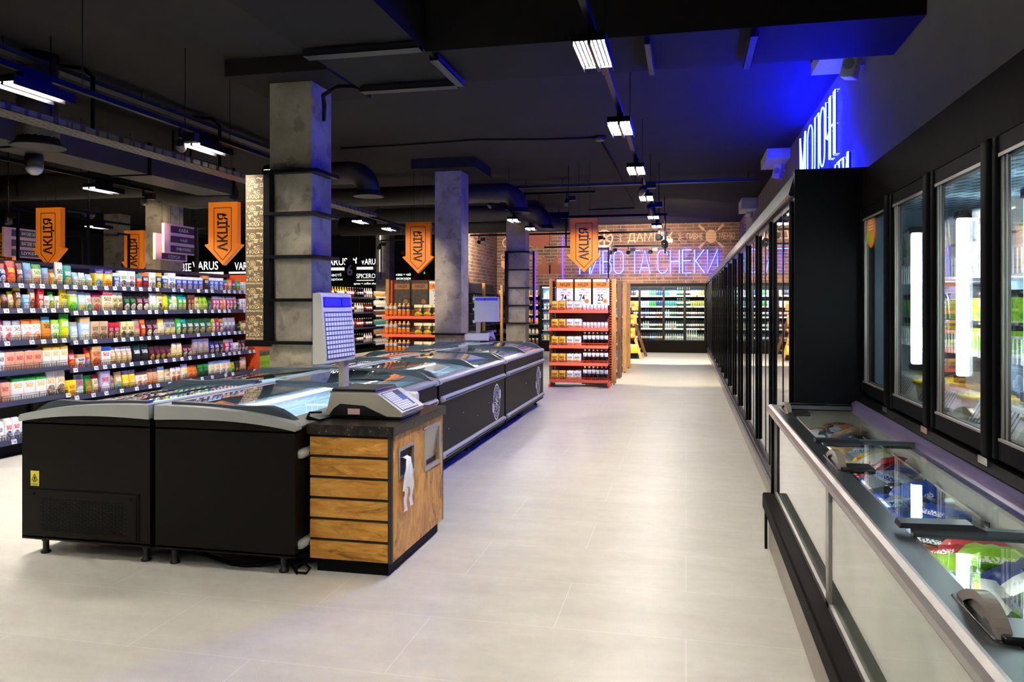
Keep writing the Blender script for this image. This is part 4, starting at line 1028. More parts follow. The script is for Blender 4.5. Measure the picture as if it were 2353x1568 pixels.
# ================================================================ packs, bottles, cans
PK = {}
def packmesh(shape, wd, h, key):
    wd = round(wd, 2) if wd > .05 else round(wd, 3); h = round(h, 2)
    k = (shape, wd, h, key)
    if k in PK: return PK[k]
    m = packmat(key); b = MB(); rr = random.Random(len(PK))
    if shape == 'box':
        d = .05 if wd < .07 else .07; x = wd / 2
        b.rbox(-x, x, -d / 2, d / 2, 0, h, .003, seg=1)
    elif shape == 'brick':
        d = .1; x = wd / 2
        b.rbox(-x, x, -d / 2, d / 2, 0, h * .92, .012)
        b.prism([(-d / 2 + .012, h * .9), (d / 2 - .012, h * .9), (.012, h), (-.012, h)], 'x', -x + .006, x - .006)
    else:
        d = .075 if shape == 'pouch' else .06
        n, r = 7, 8; v = []
        for s in (-1, 1):
            for j in range(r):
                for i in range(n):
                    u = i / (n - 1) * 2 - 1; q = j / (r - 1)
                    e = (1 - abs(u) ** 4 * .55) * min(1, (1 - q) * (2.2 if shape == 'pouch' else 3.2)) ** .7 * (.75 + .25 * math.sin(math.pi * min(1, q * 1.25)))
                    if q > .93: e = .04
                    v.append((u * wd / 2 * (1 - .05 * math.sin(math.pi * q)), s * d / 2 * e + .003 * rr.uniform(-1, 1), q * h + (.004 * rr.uniform(-1, 1) if j == r - 1 else 0)))
        f = []
        for s in range(2):
            o = s * n * r
            for j in range(r - 1):
                for i in range(n - 1):
                    q = (o + j * n + i, o + j * n + i + 1, o + (j + 1) * n + i + 1, o + (j + 1) * n + i); f.append(q if s == 0 else q[::-1])
        for j in range(r - 1):
            a, c = j * n, n * r + j * n; f.append((a, a + n, c + n, c)); a += n - 1; c += n - 1; f.append((a, c, c + n, a + n))
        for i in range(n - 1):
            f.append((i, n * r + i, n * r + i + 1, i + 1))
        b.add(v, f, 0, True)
    PK[k] = b.mesh('pack', [m]); return PK[k]
def bottle(mt, r, h, lab='paper_white', cap='black_plastic', lz=(.3, .58), wide=False):
    k = ('b', mt if isinstance(mt, str) else mt.name, r, h, lab, cap)
    if k in PK: return PK[k]
    b = MB().lathe([(r * .85, 0), (r, .006), (r, h * .76), (r * .85, h * .84), (r * .45, h * .9), (r * .42, h * .94)] if wide else [(r * .85, 0), (r, .006), (r, h * .55), (r * .9, h * .64), (r * .42, h * .8), (r * .36, h * .94)], 10, (0, 0, 0), 0)
    b.lathe([(r * 1.015, h * lz[0]), (r * 1.015, h * lz[1])], 10, (0, 0, 0), 1); b.lathe([(r * .42, h * .92), (r * .42, h), (.001, h)], 8, (0, 0, 0), 2)
    PK[k] = b.mesh('bottle', [mt, lab, cap]); return PK[k]
def can(mt, r, h):
    k = ('c', mt if isinstance(mt, str) else mt.name, r, h)
    if k in PK: return PK[k]
    b = MB().lathe([(r * .8, 0), (r, .008), (r, h * .9), (r * .82, h * .99)], 10, (0, 0, 0), 0).lathe([(r * .82, h * .985), (r * .82, h), (r * .7, h * .98), (.001, h * .98)], 10, (0, 0, 0), 1)
    PK[k] = b.mesh('can', [mt, 'steel']); return PK[k]
def jar(mt, r, h, lid='paper_white'):
    k = ('j', mt if isinstance(mt, str) else mt.name, r, h, lid)
    if k in PK: return PK[k]
    b = MB().lathe([(r * .9, 0), (r, .01), (r, h * .7), (r * .75, h * .82)], 10, (0, 0, 0), 0).lathe([(r * .8, h * .8), (r * .8, h), (.001, h)], 10, (0, 0, 0), 1)
    PK[k] = b.mesh('jar', [mt, lid]); return PK[k]
for k_, c_ in (('glass_amber', '#3a1c0c'), ('glass_green', '#1c4a2a'), ('glass_clear', '#a9bdb9'), ('glass_dark', '#0d0b0c'), ('glass_red', '#8a2420'), ('glass_blue', '#24468a'), ('oil_yellow', '#d8ac1e'), ('sauce_red', '#7a1d14'), ('sauce_brown', '#4a2616'), ('sauce_white', '#d9d3c2'), ('can_silver', '#b9c3c9'), ('can_green', '#3aa84a'), ('can_navy', '#2c3a78'), ('can_teal', '#3f8f86'), ('can_white', '#e3e6e6'), ('can_gold', '#b8a24a'), ('can_dark', '#3a3440'), ('jar_gold', '#c08a3a'), ('jar_brown', '#6a4020'), ('juice_orange', '#f09a1c')):
    mat(k_, c_, .18 if 'glass' in k_ else .3, spec=.6)

def shelf_unit(t, face, x0, x1, y0, y1, zs, depth, lipm='strip_navy', boardm='shelf_dark', tags=(), lip=.045, wire='black_wire', wh=.055, tw=.06, tilt=.012):
    """shelves whose front edge faces +X ('x', front at x1) or -Y ('y', front at y0)"""
    for i, z in enumerate(zs):
        if face == 'x': b = MB().box(x1 - depth, x1 - .012, y0, y1, z - .035, z - .012)
        else: b = MB().box(x0, x1, y0 + .012, y0 + depth, z - .035, z - .012)
        s = b.build('shelf', boardm, t)
        if face == 'x': b = MB().prism([(x1 - .012, z - .048), (x1 + .006, z - .05), (x1 - .004, z), (x1 - .014, z)], 'y', y0 + .003, y1 - .003)
        else: b = MB().prism([(y0 + .012, z - .048), (y0 + .014, z), (y0 + .004, z), (y0 - .006, z - .05)], 'x', x0 + .003, x1 - .003)
        b.build('price_strip', lipm, s)
        if wire:
            b = MB(); L = (y1 - y0) if face == 'x' else (x1 - x0); n = int(L / .032)
            for j in range(n + 1):
                q = (y0 if face == 'x' else x0) + .01 + (L - .02) * j / n
                if face == 'x': b.box(x1 - .014, x1 - .0115, q - .0012, q + .0012, z, z + wh * .6)
                else: b.box(q - .0018, q + .0018, y0 + .0115, y0 + .014, z, z + wh * .6)
            for zz in (.6, 1.0):
                if face == 'x': b.box(x1 - .015, x1 - .011, y0 + .008, y1 - .008, z + wh * zz - .003, z + wh * zz)
                else: b.box(x0 + .008, x1 - .008, y0 + .011, y0 + .015, z + wh * zz - .003, z + wh * zz)
            if face == 'x':
                for j in range(0, n + 1, 7): q = y0 + .01 + (L - .02) * j / n; b.box(x1 - .015, x1 - .011, q - .002, q + .002, z, z + wh)
            b.build('wire_guard', wire, s)
        for q in (tags[i] if i < len(tags) else ()):
            if face == 'x':
                m_ = TAG[0]; loc = (x1 + .0035, q, z - .047)
            else: continue
            o = bpy.data.objects.new('price_tag', m_); C.objects.link(o); o.parent = s; p_ = OFF[s.name]
            o.location = (loc[0] - p_[0], loc[1] - p_[1], loc[2] - p_[2])
def tagmesh(w_):
    b = MB(); q = lambda y, z, k: (.004 - .0103 * (z / .05) + k, y, z)
    b.add([q(-w_ / 2, .002, 0), q(w_ / 2, .002, 0), q(w_ / 2, .046, 0), q(-w_ / 2, .046, 0), q(-w_ / 2, .002, .002), q(w_ / 2, .002, .002), q(w_ / 2, .046, .002), q(-w_ / 2, .046, .002)], [(0, 3, 2, 1), (4, 5, 6, 7), (0, 1, 5, 4), (1, 2, 6, 5), (2, 3, 7, 6), (3, 0, 4, 7)])
    for (a, c, z0, z1) in ((-.4, -.05, .034, .039), (.0, .3, .014, .03), (-.35, -.1, .022, .026)): b.add([q(w_ * a, z0, .0026), q(w_ * c, z0, .0026), q(w_ * c, z1, .0026), q(w_ * a, z1, .0026)], [(0, 1, 2, 3)], 1)
    return b.mesh('price_tag', ['tag_paper', 'tag_ink'])
TAG = [tagmesh(.062)]

# ---------------------------------------------------------------- long grocery shelving
ZS1 = (1.72, 1.47, 1.15, .86, .56, .18); ZS2 = (1.72, 1.44, 1.12, .82, .52, .18)
BY = (5.88, 7.19, 8.53, 9.86, 10.93); XF = -6.46
for k in range(4):
    y0, y1 = BY[k] + .002, BY[k + 1] - .002
    t = thing('shelving_bay', 'dark grocery shelving bay with price strips and wire guards, %s along the aisle' % ORD[k], 'shelving', (-6.75, (y0 + y1) / 2, 0), 'grocery shelving bays')
    MB().box(-7.03, -7.0, y0, y1, 0, 1.93).build('back_panel', 'shelf_dark', t)
    MB().box(-7.02, -6.56, y0, y1, 0, .13).build('base', 'black_matte', t)
    MB().box(-7.05, -6.9, y0, y1, 1.932, 1.975).build('top_rail', mat('rail_plum', '#231f30', .45) if k == 0 else 'rail_plum', t)
    MB().box(-7.02, -6.96, y0, y0 + .03, .13, 1.93).build('upright', 'black_metal', t)
    rr = random.Random(40 + k); tags = []
    for i in range(6):
        n = (9 if k < 2 else 8) if i < 4 else 6
        if k == 0 and i > 2: n = 3
        dens = [y0 + .07 + (y1 - y0 - .14) * (j + rr.uniform(-.12, .12)) / (n - 1) for j in range(n)]
        tags.append([q for q in dens if rr.random() > .12])
    shelf_unit(t, 'x', -7.0, XF, y0, y1, ZS1 if k == 0 else ZS2, .5, tags=tags)
    if k == 3: MB().box(-7.03, -6.44, y1 - .03, y1, .1, 1.97).build('end_panel', 'orange_metal', t)
PROD = '''
1|6.240|6.337|1|pouch|.19|cream,tan,brown,amber|tan pouch
1|6.337|6.417|1|pouch|.2|red,navy,white,white|navy and white pouch
1|6.417|6.539|1|pouch|.23|red,red,yellow,orange|red pouch with yellow patch
1|6.539|6.629|1|pouch|.21|maroon,maroon,white,taupe|maroon and taupe pouch
1|6.629|6.731|1|pouch|.22|sky,sky,red,tan|sky blue pouch with red band
1|6.731|6.858|1|pouch|.21|green,cream,green,orange|green and white pouch with orange patch
1|6.858|6.949|1|pouch|.18|sky,sky,red,amber|blue pouch with red lettering
1|6.949|7.030|1|pouch|.17|brown,amber,cream,gold|amber pouch
1|7.030|7.148|1|tall|.25|white,white,black,tan|tall white pouch
1|7.148|7.258|1|tall|.22|teal,teal,white,gold|turquoise pouch
1|7.264|7.358|1|pouch|.15|lblue,lblue,white,yellow|pale blue and yellow pouch beside turquoise one
1|7.364|7.460|1|pouch|.15|white,white,green,yellow|small white and green pouch
1|7.466|7.564|1|pouch|.14|lblue,lblue,white,yellow|pale blue and yellow pouch beside yellow carton
1|7.571|7.712|1|box|.2|indigo,yellow,white,sky|yellow carton with navy top and blue panel
1|7.719|7.858|1|box|.2|indigo,yellow,white,orange|yellow carton with navy top and orange panel
1|7.865|7.979|1|box|.17|white,blue,white,cream|single blue and white carton next to yellow one
1|7.986|8.111|1|box|.2|white,white,green,brown|white carton with green edge and bowl
1|8.118|8.247|1|box|.2|white,white,red,brown|white carton with red edge and bowl
1|8.254|8.363|1|box|.17|teal,red,cream,orange|red carton with teal top
1|8.371|8.482|1|box|.19|orange,black,white,red|black carton with orange tab
1|8.490|8.620|1|box|.2|white,white,lime,tan|white carton with lime edge
1|8.620|8.728|1|box|.2|yellow,black,white,yellow|black carton with yellow tab
1|8.737|8.856|1|box|.17|white,blue,white,yellow|blue and white carton with yellow bowl
1|8.865|9.005|1|box|.21|white,white,sky,brown|tall white carton with brown bowl
1|9.014|9.607|5|box|.17|white,blue,white,peach|blue and white carton with peach bowl
1|9.617|9.738|1|box|.2|amber,black,cream,brown|black carton with amber tab
1|9.748|10.084|3|box|.18|white,blue,white,white|blue and white carton with white bowl
1|10.095|10.194|1|box|.16|teal,magenta,white,cream|magenta carton beside blue ones
1|10.205|10.294|1|box|.16|amber,orange,white,cream|orange carton
1|10.305|10.407|1|box|.16|magenta,purple,white,tan|purple carton
1|10.419|10.523|1|box|.16|green,green,white,gold|green carton
1|10.546|10.748|4|box|.14|white,white,sky,white|slim white carton
2|6.269|6.367|1|pouch|.17|yellow,yellow,brown,cream|yellow pouch at near end
2|6.372|6.442|1|pouch|.15|black,brown,pink,black|dark brown pouch
2|6.447|6.508|1|pouch|.16|yellow,cream,red,gold|cream and yellow pouch
2|6.514|6.597|1|tall|.22|yellow,brown,white,tan|tall yellow and brown pouch
2|6.602|6.682|1|box|.14|lblue,sky,white,white|small pale blue carton
2|6.687|6.774|1|tall|.22|lilac,tan,white,brown|lilac and tan pouch
2|6.780|6.863|1|box|.2|red,red,white,cream|red and cream carton
2|6.869|6.937|1|box|.13|white,white,red,white|small white carton beside red one
2|6.943|7.012|1|pouch|.16|green,green,white,yellow|green pouch
2|7.018|7.083|1|box|.13|white,white,red,white|small white carton beside green pouch
2|7.089|7.191|1|tall|.2|yellow,yellow,black,grey|yellow pouch with grey stripes
2|7.209|7.339|1|tall|.21|white,lime,white,green|white and lime pouch
2|7.351|7.460|1|tall|.2|lblue,lblue,white,yellow|pale blue pouch with yellow base
2|7.466|7.551|1|tall|.19|white,white,red,green|white and green pouch
2|7.558|7.692|1|pouch|.19|magenta,kraft,brown,red|kraft pouch with magenta top
2|7.698|7.865|1|box|.22|red,cream,brown,tan|red topped cream carton
2|7.872|8.052|2|pouch|.2|cream,khaki,black,brown|khaki pouch with dark drawing
2|8.059|8.277|2|pouch|.19|black,black,green,cream|black pouch with green oval
2|8.285|8.514|2|pouch|.19|dbrown,dbrown,pink,cream|dark brown pouch with cream base
2|8.522|8.653|2|tall|.2|white,white,lblue,lime|clear white pouch
2|8.661|8.771|1|tall|.21|gold,cream,brown,black|cream pouch with golden top
2|8.779|8.874|1|tall|.19|yellow,yellow,lime,yellow|bright yellow pouch
2|8.882|8.952|1|tall|.19|teal,green,white,white|slim teal and white pouch
2|8.961|9.059|1|tall|.19|cream,cream,gold,white|plain cream pouch
2|9.068|9.260|2|tall|.19|teal,green,white,tan|green pouch with teal top
2|9.270|9.412|2|box|.19|brown,dbrown,orange,tan|slim brown carton
2|9.421|9.548|1|pouch|.17|khaki,khaki,brown,cream|khaki and cream pouch beside lime ones
2|9.558|9.728|2|pouch|.17|lime,lime,brown,tan|lime pouch with tan window
2|9.738|9.830|1|pouch|.16|black,dgreen,green,grey|dark green pouch
2|9.841|10.084|3|tall|.18|grey,magenta,white,cream|magenta and cream pouch near green one
2|10.095|10.172|1|tall|.18|grey,orange,white,cream|orange and cream pouch
2|10.183|10.442|3|tall|.18|grey,magenta,white,cream|magenta and cream pouch near slim cartons
2|10.453|10.534|1|pouch|.15|maroon,black,white,tan|small black pouch
2|10.546|10.748|3|box|.15|white,white,red,white|slim white carton with red print
3|6.278|6.392|1|pouch|.2|magenta,white,magenta,pink|white and magenta pouch
3|6.397|6.493|1|pouch|.19|grey,white,red,red|white and red pouch
3|6.498|6.602|1|pouch|.19|grey,white,brown,tan|white and tan pouch
3|6.607|6.852|2|pouch|.2|orange,white,grey,orange|white pouch with orange top
3|6.858|6.977|1|pouch|.21|sky,amber,black,orange|orange pouch with blue top
3|6.983|7.083|1|tall|.19|lime,white,green,lime|small lime and white pouch
3|7.089|7.221|1|tall|.24|green,lime,white,yellow|tall green and lime pouch
3|7.233|7.351|1|pouch|.19|grey,lblue,white,cream|grey blue pouch with bowl
3|7.358|7.505|1|box|.23|tan,lblue,white,cream|tall pale blue carton with bowl
3|7.518|7.788|2|box|.19|kraft,kraft,brown,brown|kraft carton with brown lower half
3|7.795|7.979|2|box|.17|red,maroon,pink,tan|dark red carton
3|7.986|8.224|2|box|.18|khaki,khaki,dbrown,black|khaki carton with dark silhouette
3|8.231|8.347|1|pouch|.2|taupe,taupe,red,tan|clear taupe pouch
3|8.355|8.450|1|pouch|.2|orange,red,white,orange|orange and red pouch
3|8.466|8.678|2|pouch|.19|dbrown,dbrown,pink,cream|dark brown pouch with cream window
3|8.686|8.805|1|pouch|.2|gold,cream,gold,tan|golden cream pouch
3|8.813|9.032|2|pouch|.2|dgrey,grey,black,yellow|grey pouch with yellow base
3|9.041|9.140|1|tall|.2|green,green,white,cream|green and cream pouch
3|9.150|9.260|1|pouch|.19|teal,dgreen,white,tan|dark teal pouch with tan oval
3|9.270|9.820|4|pouch|.19|dgreen,dgreen,white,tan|dark green pouch with tan oval
3|9.830|9.914|1|tall|.18|lime,olive,white,cream|olive pouch
3|9.924|9.998|1|tall|.19|magenta,magenta,white,pink|magenta pouch
3|10.009|10.106|1|tall|.18|amber,brown,white,cream|brown and cream pouch
3|10.117|10.419|3|tall|.19|grey,grey,white,purple|silver grey pouch
3|10.430|10.534|1|box|.11|black,black,tan,black|small dark carton with grid print
3|10.546|10.617|1|pouch|.13|green,lime,white,yellow|small green pouch
3|10.628|10.748|1|pouch|.14|maroon,peach,white,brown|peach and maroon pouch
4|6.288|6.392|1|brick|.19|white,white,black,white|white bag with black print
4|6.397|6.847|4|brick|.19|peach,peach,red,peach|peach paper flour bag
4|6.852|7.191|3|brick|.22|gold,white,gold,white|white bag with gold sides
4|7.203|7.307|1|pouch|.19|maroon,red,white,orange|red and orange pouch
4|7.314|7.440|1|box|.14|tan,white,blue,red|low white and red carton
4|7.447|7.531|1|pouch|.2|red,red,yellow,sky|red and yellow pouch
4|7.538|7.678|1|box|.21|tan,tan,red,red|tan carton with red lower half
4|7.685|7.830|1|box|.2|blue,white,red,cream|blue and white carton with bowl
4|7.837|8.209|4|pouch|.18|white,tan,white,khaki|clear bag of pale grain
4|8.216|8.506|2|pouch|.19|dgreen,black,white,black|black pouch with white mark
4|8.514|8.943|4|pouch|.16|dbrown,dbrown,magenta,gold|brown pouch with magenta print
4|8.952|9.168|2|tall|.18|cream,cream,gold,yellow|cream pouch with yellow base
4|9.177|9.383|2|pouch|.15|dbrown,dbrown,pink,cream|dark brown pouch with pink print
4|9.393|9.769|3|tall|.21|lilac,taupe,lilac,taupe|lilac clear bag of grain
4|9.779|10.009|2|pouch|.17|navy,navy,white,tan|navy pouch with round window
4|10.020|10.117|1|pouch|.17|dgrey,black,lilac,grey|black and lilac pouch
4|10.128|10.260|1|tall|.18|grey,red,white,white|red and white pouch
4|10.271|10.373|1|tall|.18|grey,purple,white,cream|purple and cream pouch
4|10.384|10.476|1|box|.13|white,white,black,cream|small white carton with black print
4|10.488|10.748|3|pouch|.15|dbrown,dbrown,pink,cream|small dark brown pouch
5|6.240|6.447|2|brick|.19|peach,peach,red,peach|peach paper flour bag
5|6.472|6.897|3|brick|.22|green,white,gold,white|white bag with bright green sides
5|6.903|7.178|2|tall|.23|white,white,gold,brown|white and brown bag with gold boot shape
5|7.184|7.301|1|box|.16|yellow,yellow,red,orange|yellow carton
5|7.307|7.440|1|pouch|.2|grey,grey,red,white|silver pouch
5|7.447|7.558|1|pouch|.18|green,green,red,orange|bright green and orange pouch
5|7.564|7.658|1|pouch|.18|red,cream,brown,tan|cream pouch with red top
5|7.664|7.823|1|box|.21|lilac,lilac,red,white|pale lilac carton
5|7.830|7.907|1|pouch|.16|taupe,taupe,black,grey|taupe pouch
5|7.914|8.037|1|pouch|.18|tan,tan,white,teal|tan pouch with teal label
5|8.044|8.277|2|pouch|.18|grey,yellow,gold,khaki|clear pouch with yellow label
5|8.285|8.490|2|pouch|.16|brown,white,orange,orange|white and orange pouch
5|8.498|8.670|2|pouch|.17|brown,tan,pink,orange|brown and pink pouch
5|8.678|8.813|1|tall|.18|lblue,cream,gold,cream|cream pouch with blue top
5|8.822|8.917|1|tall|.15|tan,cream,brown,cream|plain beige pouch
5|8.926|9.140|2|tall|.16|white,cream,brown,red|cream pouch with red base
5|9.150|9.288|1|tall|.18|lilac,cream,yellow,grey|cream pouch with lilac top
5|9.298|9.499|2|pouch|.16|orange,amber,red,red|amber pouch with red label
5|9.509|9.758|2|pouch|.16|green,dgreen,green,black|green pouch with dark window
5|9.769|10.305|4|tall|.17|lblue,cream,gold,grey|cream bag with pale blue top
5|10.316|10.407|1|pouch|.14|lime,lime,red,green|small lime pouch
5|10.419|10.546|2|tall|.15|dgreen,black,red,tan|slim black pouch
5|10.558|10.724|1|tall|.18|tan,peach,white,gold|peach pouch at far end
6|6.269|6.387|1|brick|.2|white,white,black,white|white bag with black lettering
6|6.392|6.576|2|brick|.22|white,white,red,navy|white and navy flour bag
6|6.581|6.645|1|brick|.2|white,white,red,navy|white and navy flour bag
6|7.816|8.178|3|brick|.2|purple,purple,lilac,navy|dark purple bag
6|8.186|8.653|4|brick|.2|navy,purple,lilac,navy|purple and navy bag
'''
PRINT = {'yellow carton with navy top and blue panel': ('NORDIC', 'paper_white', .85, .018, .7), 'yellow carton with navy top and orange panel': ('NORDIC', 'paper_white', .85, .018, .7), 'red topped cream carton': ('Добродія', 'paper_white', .88, .03, .85), 'tan carton with red lower half': ('ЕКСТРА', 'brown_art', .68, .03, .9), 'tall pale blue carton with bowl': ('9 злаків', 'paper_white', .66, .025, .75), 'kraft carton with brown lower half': ('Гречані', 'brown_art', .7, .018, .75), 'low white and red carton': ('ЕКСТРА', 'brown_art', .62, .022, .8)}
KIND = {'pouch': 'food_pouch', 'tall': 'food_bag', 'brick': 'flour_bag', 'box': 'food_carton'}
for ln in PROD.strip().split('\n'):
    r, ya, yb, n, sh, h, key, ph = ln.split('|'); r = int(r) - 1; ya = float(ya); yb = float(yb); n = int(n); h = min(.245 if r == 1 else .265, float(h) * (1.0, 1.1, 1.12, 1.1, 1.15, 1.0)[r])
    for j in range(n):
        a = ya + (yb - ya) * j / n; c = ya + (yb - ya) * (j + 1) / n; ym_ = (a + c) / 2
        z = (ZS1 if ym_ < BY[1] else ZS2)[r] - .0115
        wd = min(.3, (c - a) * .965)
        me = packmesh(sh, wd, float(h), key)
        d = {'box': .035, 'brick': .05, 'pouch': .04, 'tall': .034}[sh]
        lab = '%s on the %s shelf of grocery shelving' % (ph, ('top', 'second', 'third', 'fourth', 'fifth', 'bottom')[r])
        put(KIND[sh], me, (XF - .022 - d - .006 * R.random(), ym_, z), math.pi / 2 + R.uniform(-.05, .05), lab, 'food pack', lab if n > 1 or 'flour' in ph else None)
        if ph in PRINT:
            s_, m_, zf, hh, wf = PRINT[ph]; o = C.objects[-1]; dd = .0355 if sh == 'box' else .04
            l_ = MB().text(s_, (0, -dd, float(h) * zf), (1, 0, 0), (0, 0, 1), hh, wd * wf, 0, .01, center=True).build('lettering', m_); l_.parent = o
# orange end unit with green packs
t = thing('end_unit', 'orange end shelving unit with slim green packs at the end of the grocery row', 'shelving', (-6.75, 11.2, 0))
b = MB().box(-6.5, -6.44, 10.94, 10.99, 0, 1.97).box(-6.5, -6.44, 11.4, 11.45, 0, 1.6).box(-7.0, -6.96, 11.4, 11.45, 0, 1.6).box(-7.0, -6.95, 10.94, 11.45, 0, 1.6); b.build('frame', 'orange_metal', t)
for z in (.42, .85, 1.25): MB().box(-6.95, -6.44, 10.99, 11.4, z - .05, z).build('shelf', 'orange_metal', t)
for zi, z in enumerate((.42, .85)):
    for j in range(7):
        put('slim_pack', packmesh('box', .055, .29, 'lime,lime,green,olive'), (-6.5, 11.02 + .055 * j + .02, z + .001), math.pi / 2, 'slim bright green pack on the %s shelf of the orange end unit' % ('lower', 'middle')[zi], 'food pack', 'green packs on the %s shelf of the orange end unit' % ('lower', 'middle')[zi])

# ---------------------------------------------------------------- price posters
def poster(label, x, y, z, w_, h_, lines=None, dark=None):
    t = thing('price_poster', label, 'poster', (x + w_ / 2, y, z))
    MB().box(x - .015, x + w_ + .015, y + .004, y + .02, z - .012, z + h_ + .012).build('holder', 'black_plastic', t)
    MB().box(x, x + w_, y, y + .004, z, z + h_).build('sheet', dark or 'paper_white', t)
    MB().box(x, x + w_, y - .003, y, z + h_ * .665, z + h_ * .9).build('header_band', 'poster_orange_shaded' if dark else 'poster_orange', t)
    Xv, Zv = (1, 0, 0), (0, 0, 1); b = MB()
    b.text('АКЦІЯ', (x + w_ * .5, y - .0045, z + h_ * .785), Xv, Zv, h_ * .15, w_ * .62, 0, .02, center=True)
    if lines:
        a, big, old, small = lines
        b.text(a, (x + w_ * .5, y - .0015, z + h_ * .605), Xv, Zv, h_ * .075, w_ * (.28 if len(a) < 6 else .66), 0, .01, center=True)
        b.text(big, (x + w_ * .28, y - .0015, z + h_ * .17), Xv, Zv, h_ * .25, w_ * .34, 0, .015)
        b.text(small, (x + w_ * .64, y - .0015, z + h_ * .35), Xv, Zv, h_ * .07, w_ * .11)
        b.text(old, (x + w_ * .68, y - .0015, z + h_ * .455), Xv, Zv, h_ * .06, w_ * .15)
        b.box(x + w_ * .22, x + w_ * .48, y - .002, y - .001, z + h_ * .5, z + h_ * .508).box(x + w_ * .26, x + w_ * .42, y - .002, y - .001, z + h_ * .47, z + h_ * .478).box(x + w_ * .28, x + w_ * .48, y - .002, y - .001, z + h_ * .07, z + h_ * .1)
    b.build('lettering', 'ink', t)
    g = MB().ring((x + w_ * .74, y - .003, z + h_ * .16), Xv, Zv, 0, w_ * .14, 24); g.build('discount_badge', 'poster_orange_shaded' if dark else 'poster_orange', t)
    if lines: MB().text('-25', (x + w_ * .74, y - .0045, z + h_ * .16), (.97, 0, .2), (-.2, 0, .97), h_ * .075, w_ * .16, center=True).build('badge_lettering', 'ink', t)
    return t

# ---------------------------------------------------------------- beer stand
t = thing('beer_stand', 'orange metal end stand stacked with beer cans and bottles under price posters', 'shelving', (-1.9, 14.4, 0))
MB().box(-2.42, -1.385, 14.72, 14.75, .05, 2.0).build('back_panel', 'dark_red_back', t)
for x in (-2.46, -1.385):
    MB().box(x, x + .03, 14.66, 14.76, 0, 2.0).prism([(14.18, 0), (14.66, 0), (14.66, .1), (14.3, .1), (14.18, .05)], 'x', x, x + .03).build('side_frame', 'orange_metal', t)
    b = MB()
    for j in range(40): b.box(x - .001, x + .031, 14.655, 14.661, .1 + .047 * j, .125 + .047 * j)
    b.build('slot', 'black_matte', t)
BZ = (1.42, 1.095, .776, .46, .15)
for i, z in enumerate(BZ):
    xa, xb = -2.445 + .003 * i - .01, -1.372
    s = MB().box(xa, xb, 14.2, 14.7, z - .05, z - .03).build('shelf', 'dark_red_back', t)
    MB().prism([(14.2, z - .06), (14.2, z - .005), (14.19, z - .005), (14.165, z - .06)], 'x', xa, xb).build('shelf_lip', 'salmon_lip', s)
    b = MB()
    for j in range(46): x = xa + .01 + (xb - xa - .02) * j / 45; b.box(x - .003, x + .003, 14.19, 14.194, z - .005, z + .03)
    b.box(xa, xb, 14.188, 14.196, z + .028, z + .036); b.build('front_guard', 'orange_metal', s)
    MB().box(xa + .45, xb - .2, 14.25, 14.27, z - .058, z - .05).build('light_strip', 'shelf_led', s)
def multipack(key, lm):
    k = ('mp', key)
    if k in PK: return PK[k]
    b = MB().rbox(-.064, .064, -.064, .064, .0, .185, .02, 0)
    for x in (-.032, .032):
        for y in (-.032, .032): b.lathe([(.027, .18), (.027, .195), (.001, .192)], 10, (x, y, 0), 1)
    PK[k] = b.mesh('multipack', [packmat(key), 'steel']); return PK[k]
SN = ('top', 'second', 'third', 'fourth', 'bottom')
for i, z in enumerate(BZ):
    zz = z - .0295
    for j in range(4):
        key, nm = (('gold,gold,black,dgreen', 'gold'), ('white,white,dgreen,gold', 'white'))[j // 2]
        for d in range(2):
            put('beer_multipack', multipack(key, None), (-2.355 + .136 * j + (.012 if j > 1 else 0), 14.275 + .15 * d, zz), 0, '%s four can beer pack, %s row, %s shelf of the beer stand' % (nm, ('front', 'back')[d], SN[i]), 'beer pack', '%s beer packs, %s shelf, %s row' % (nm, SN[i], ('front', 'back')[d])) if d == 0 or i in (0, 1) else None
    if i < 2:
        for j in range(7): put('beer_can', can('can_white', .03, .128), (-1.81 + .066 * j, 14.27, zz), .3, 'small white beer can on the %s shelf of the beer stand' % SN[i], 'can', 'small white cans, %s shelf' % SN[i])
    else:
        for j in range(6): put('beer_bottle', bottle('glass_dark', .034, .26, 'paper_white', 'paper_white', (.5, .78)), (-1.8 + .077 * j, 14.27, zz), 0, 'dark beer bottle with white shoulder label on the %s shelf of the beer stand' % SN[i], 'bottle', 'dark beer bottles, %s shelf' % SN[i])
poster('white price poster reading 74 next to the wooden post of the beer stand', -2.365, 14.5, 1.5, .313, .485, ('ПИВО', '74', '96', '90'))
poster('white price poster reading 74 in the middle of the three on the beer stand', -2.02, 14.5, 1.5, .302, .485, ('ПИВО', '74', '96', '90'))
poster('white price poster reading 25 on the beer stand', -1.68, 14.5, 1.5, .302, .485, ('ПИВО БЛАНК', '25', '33', '50'))

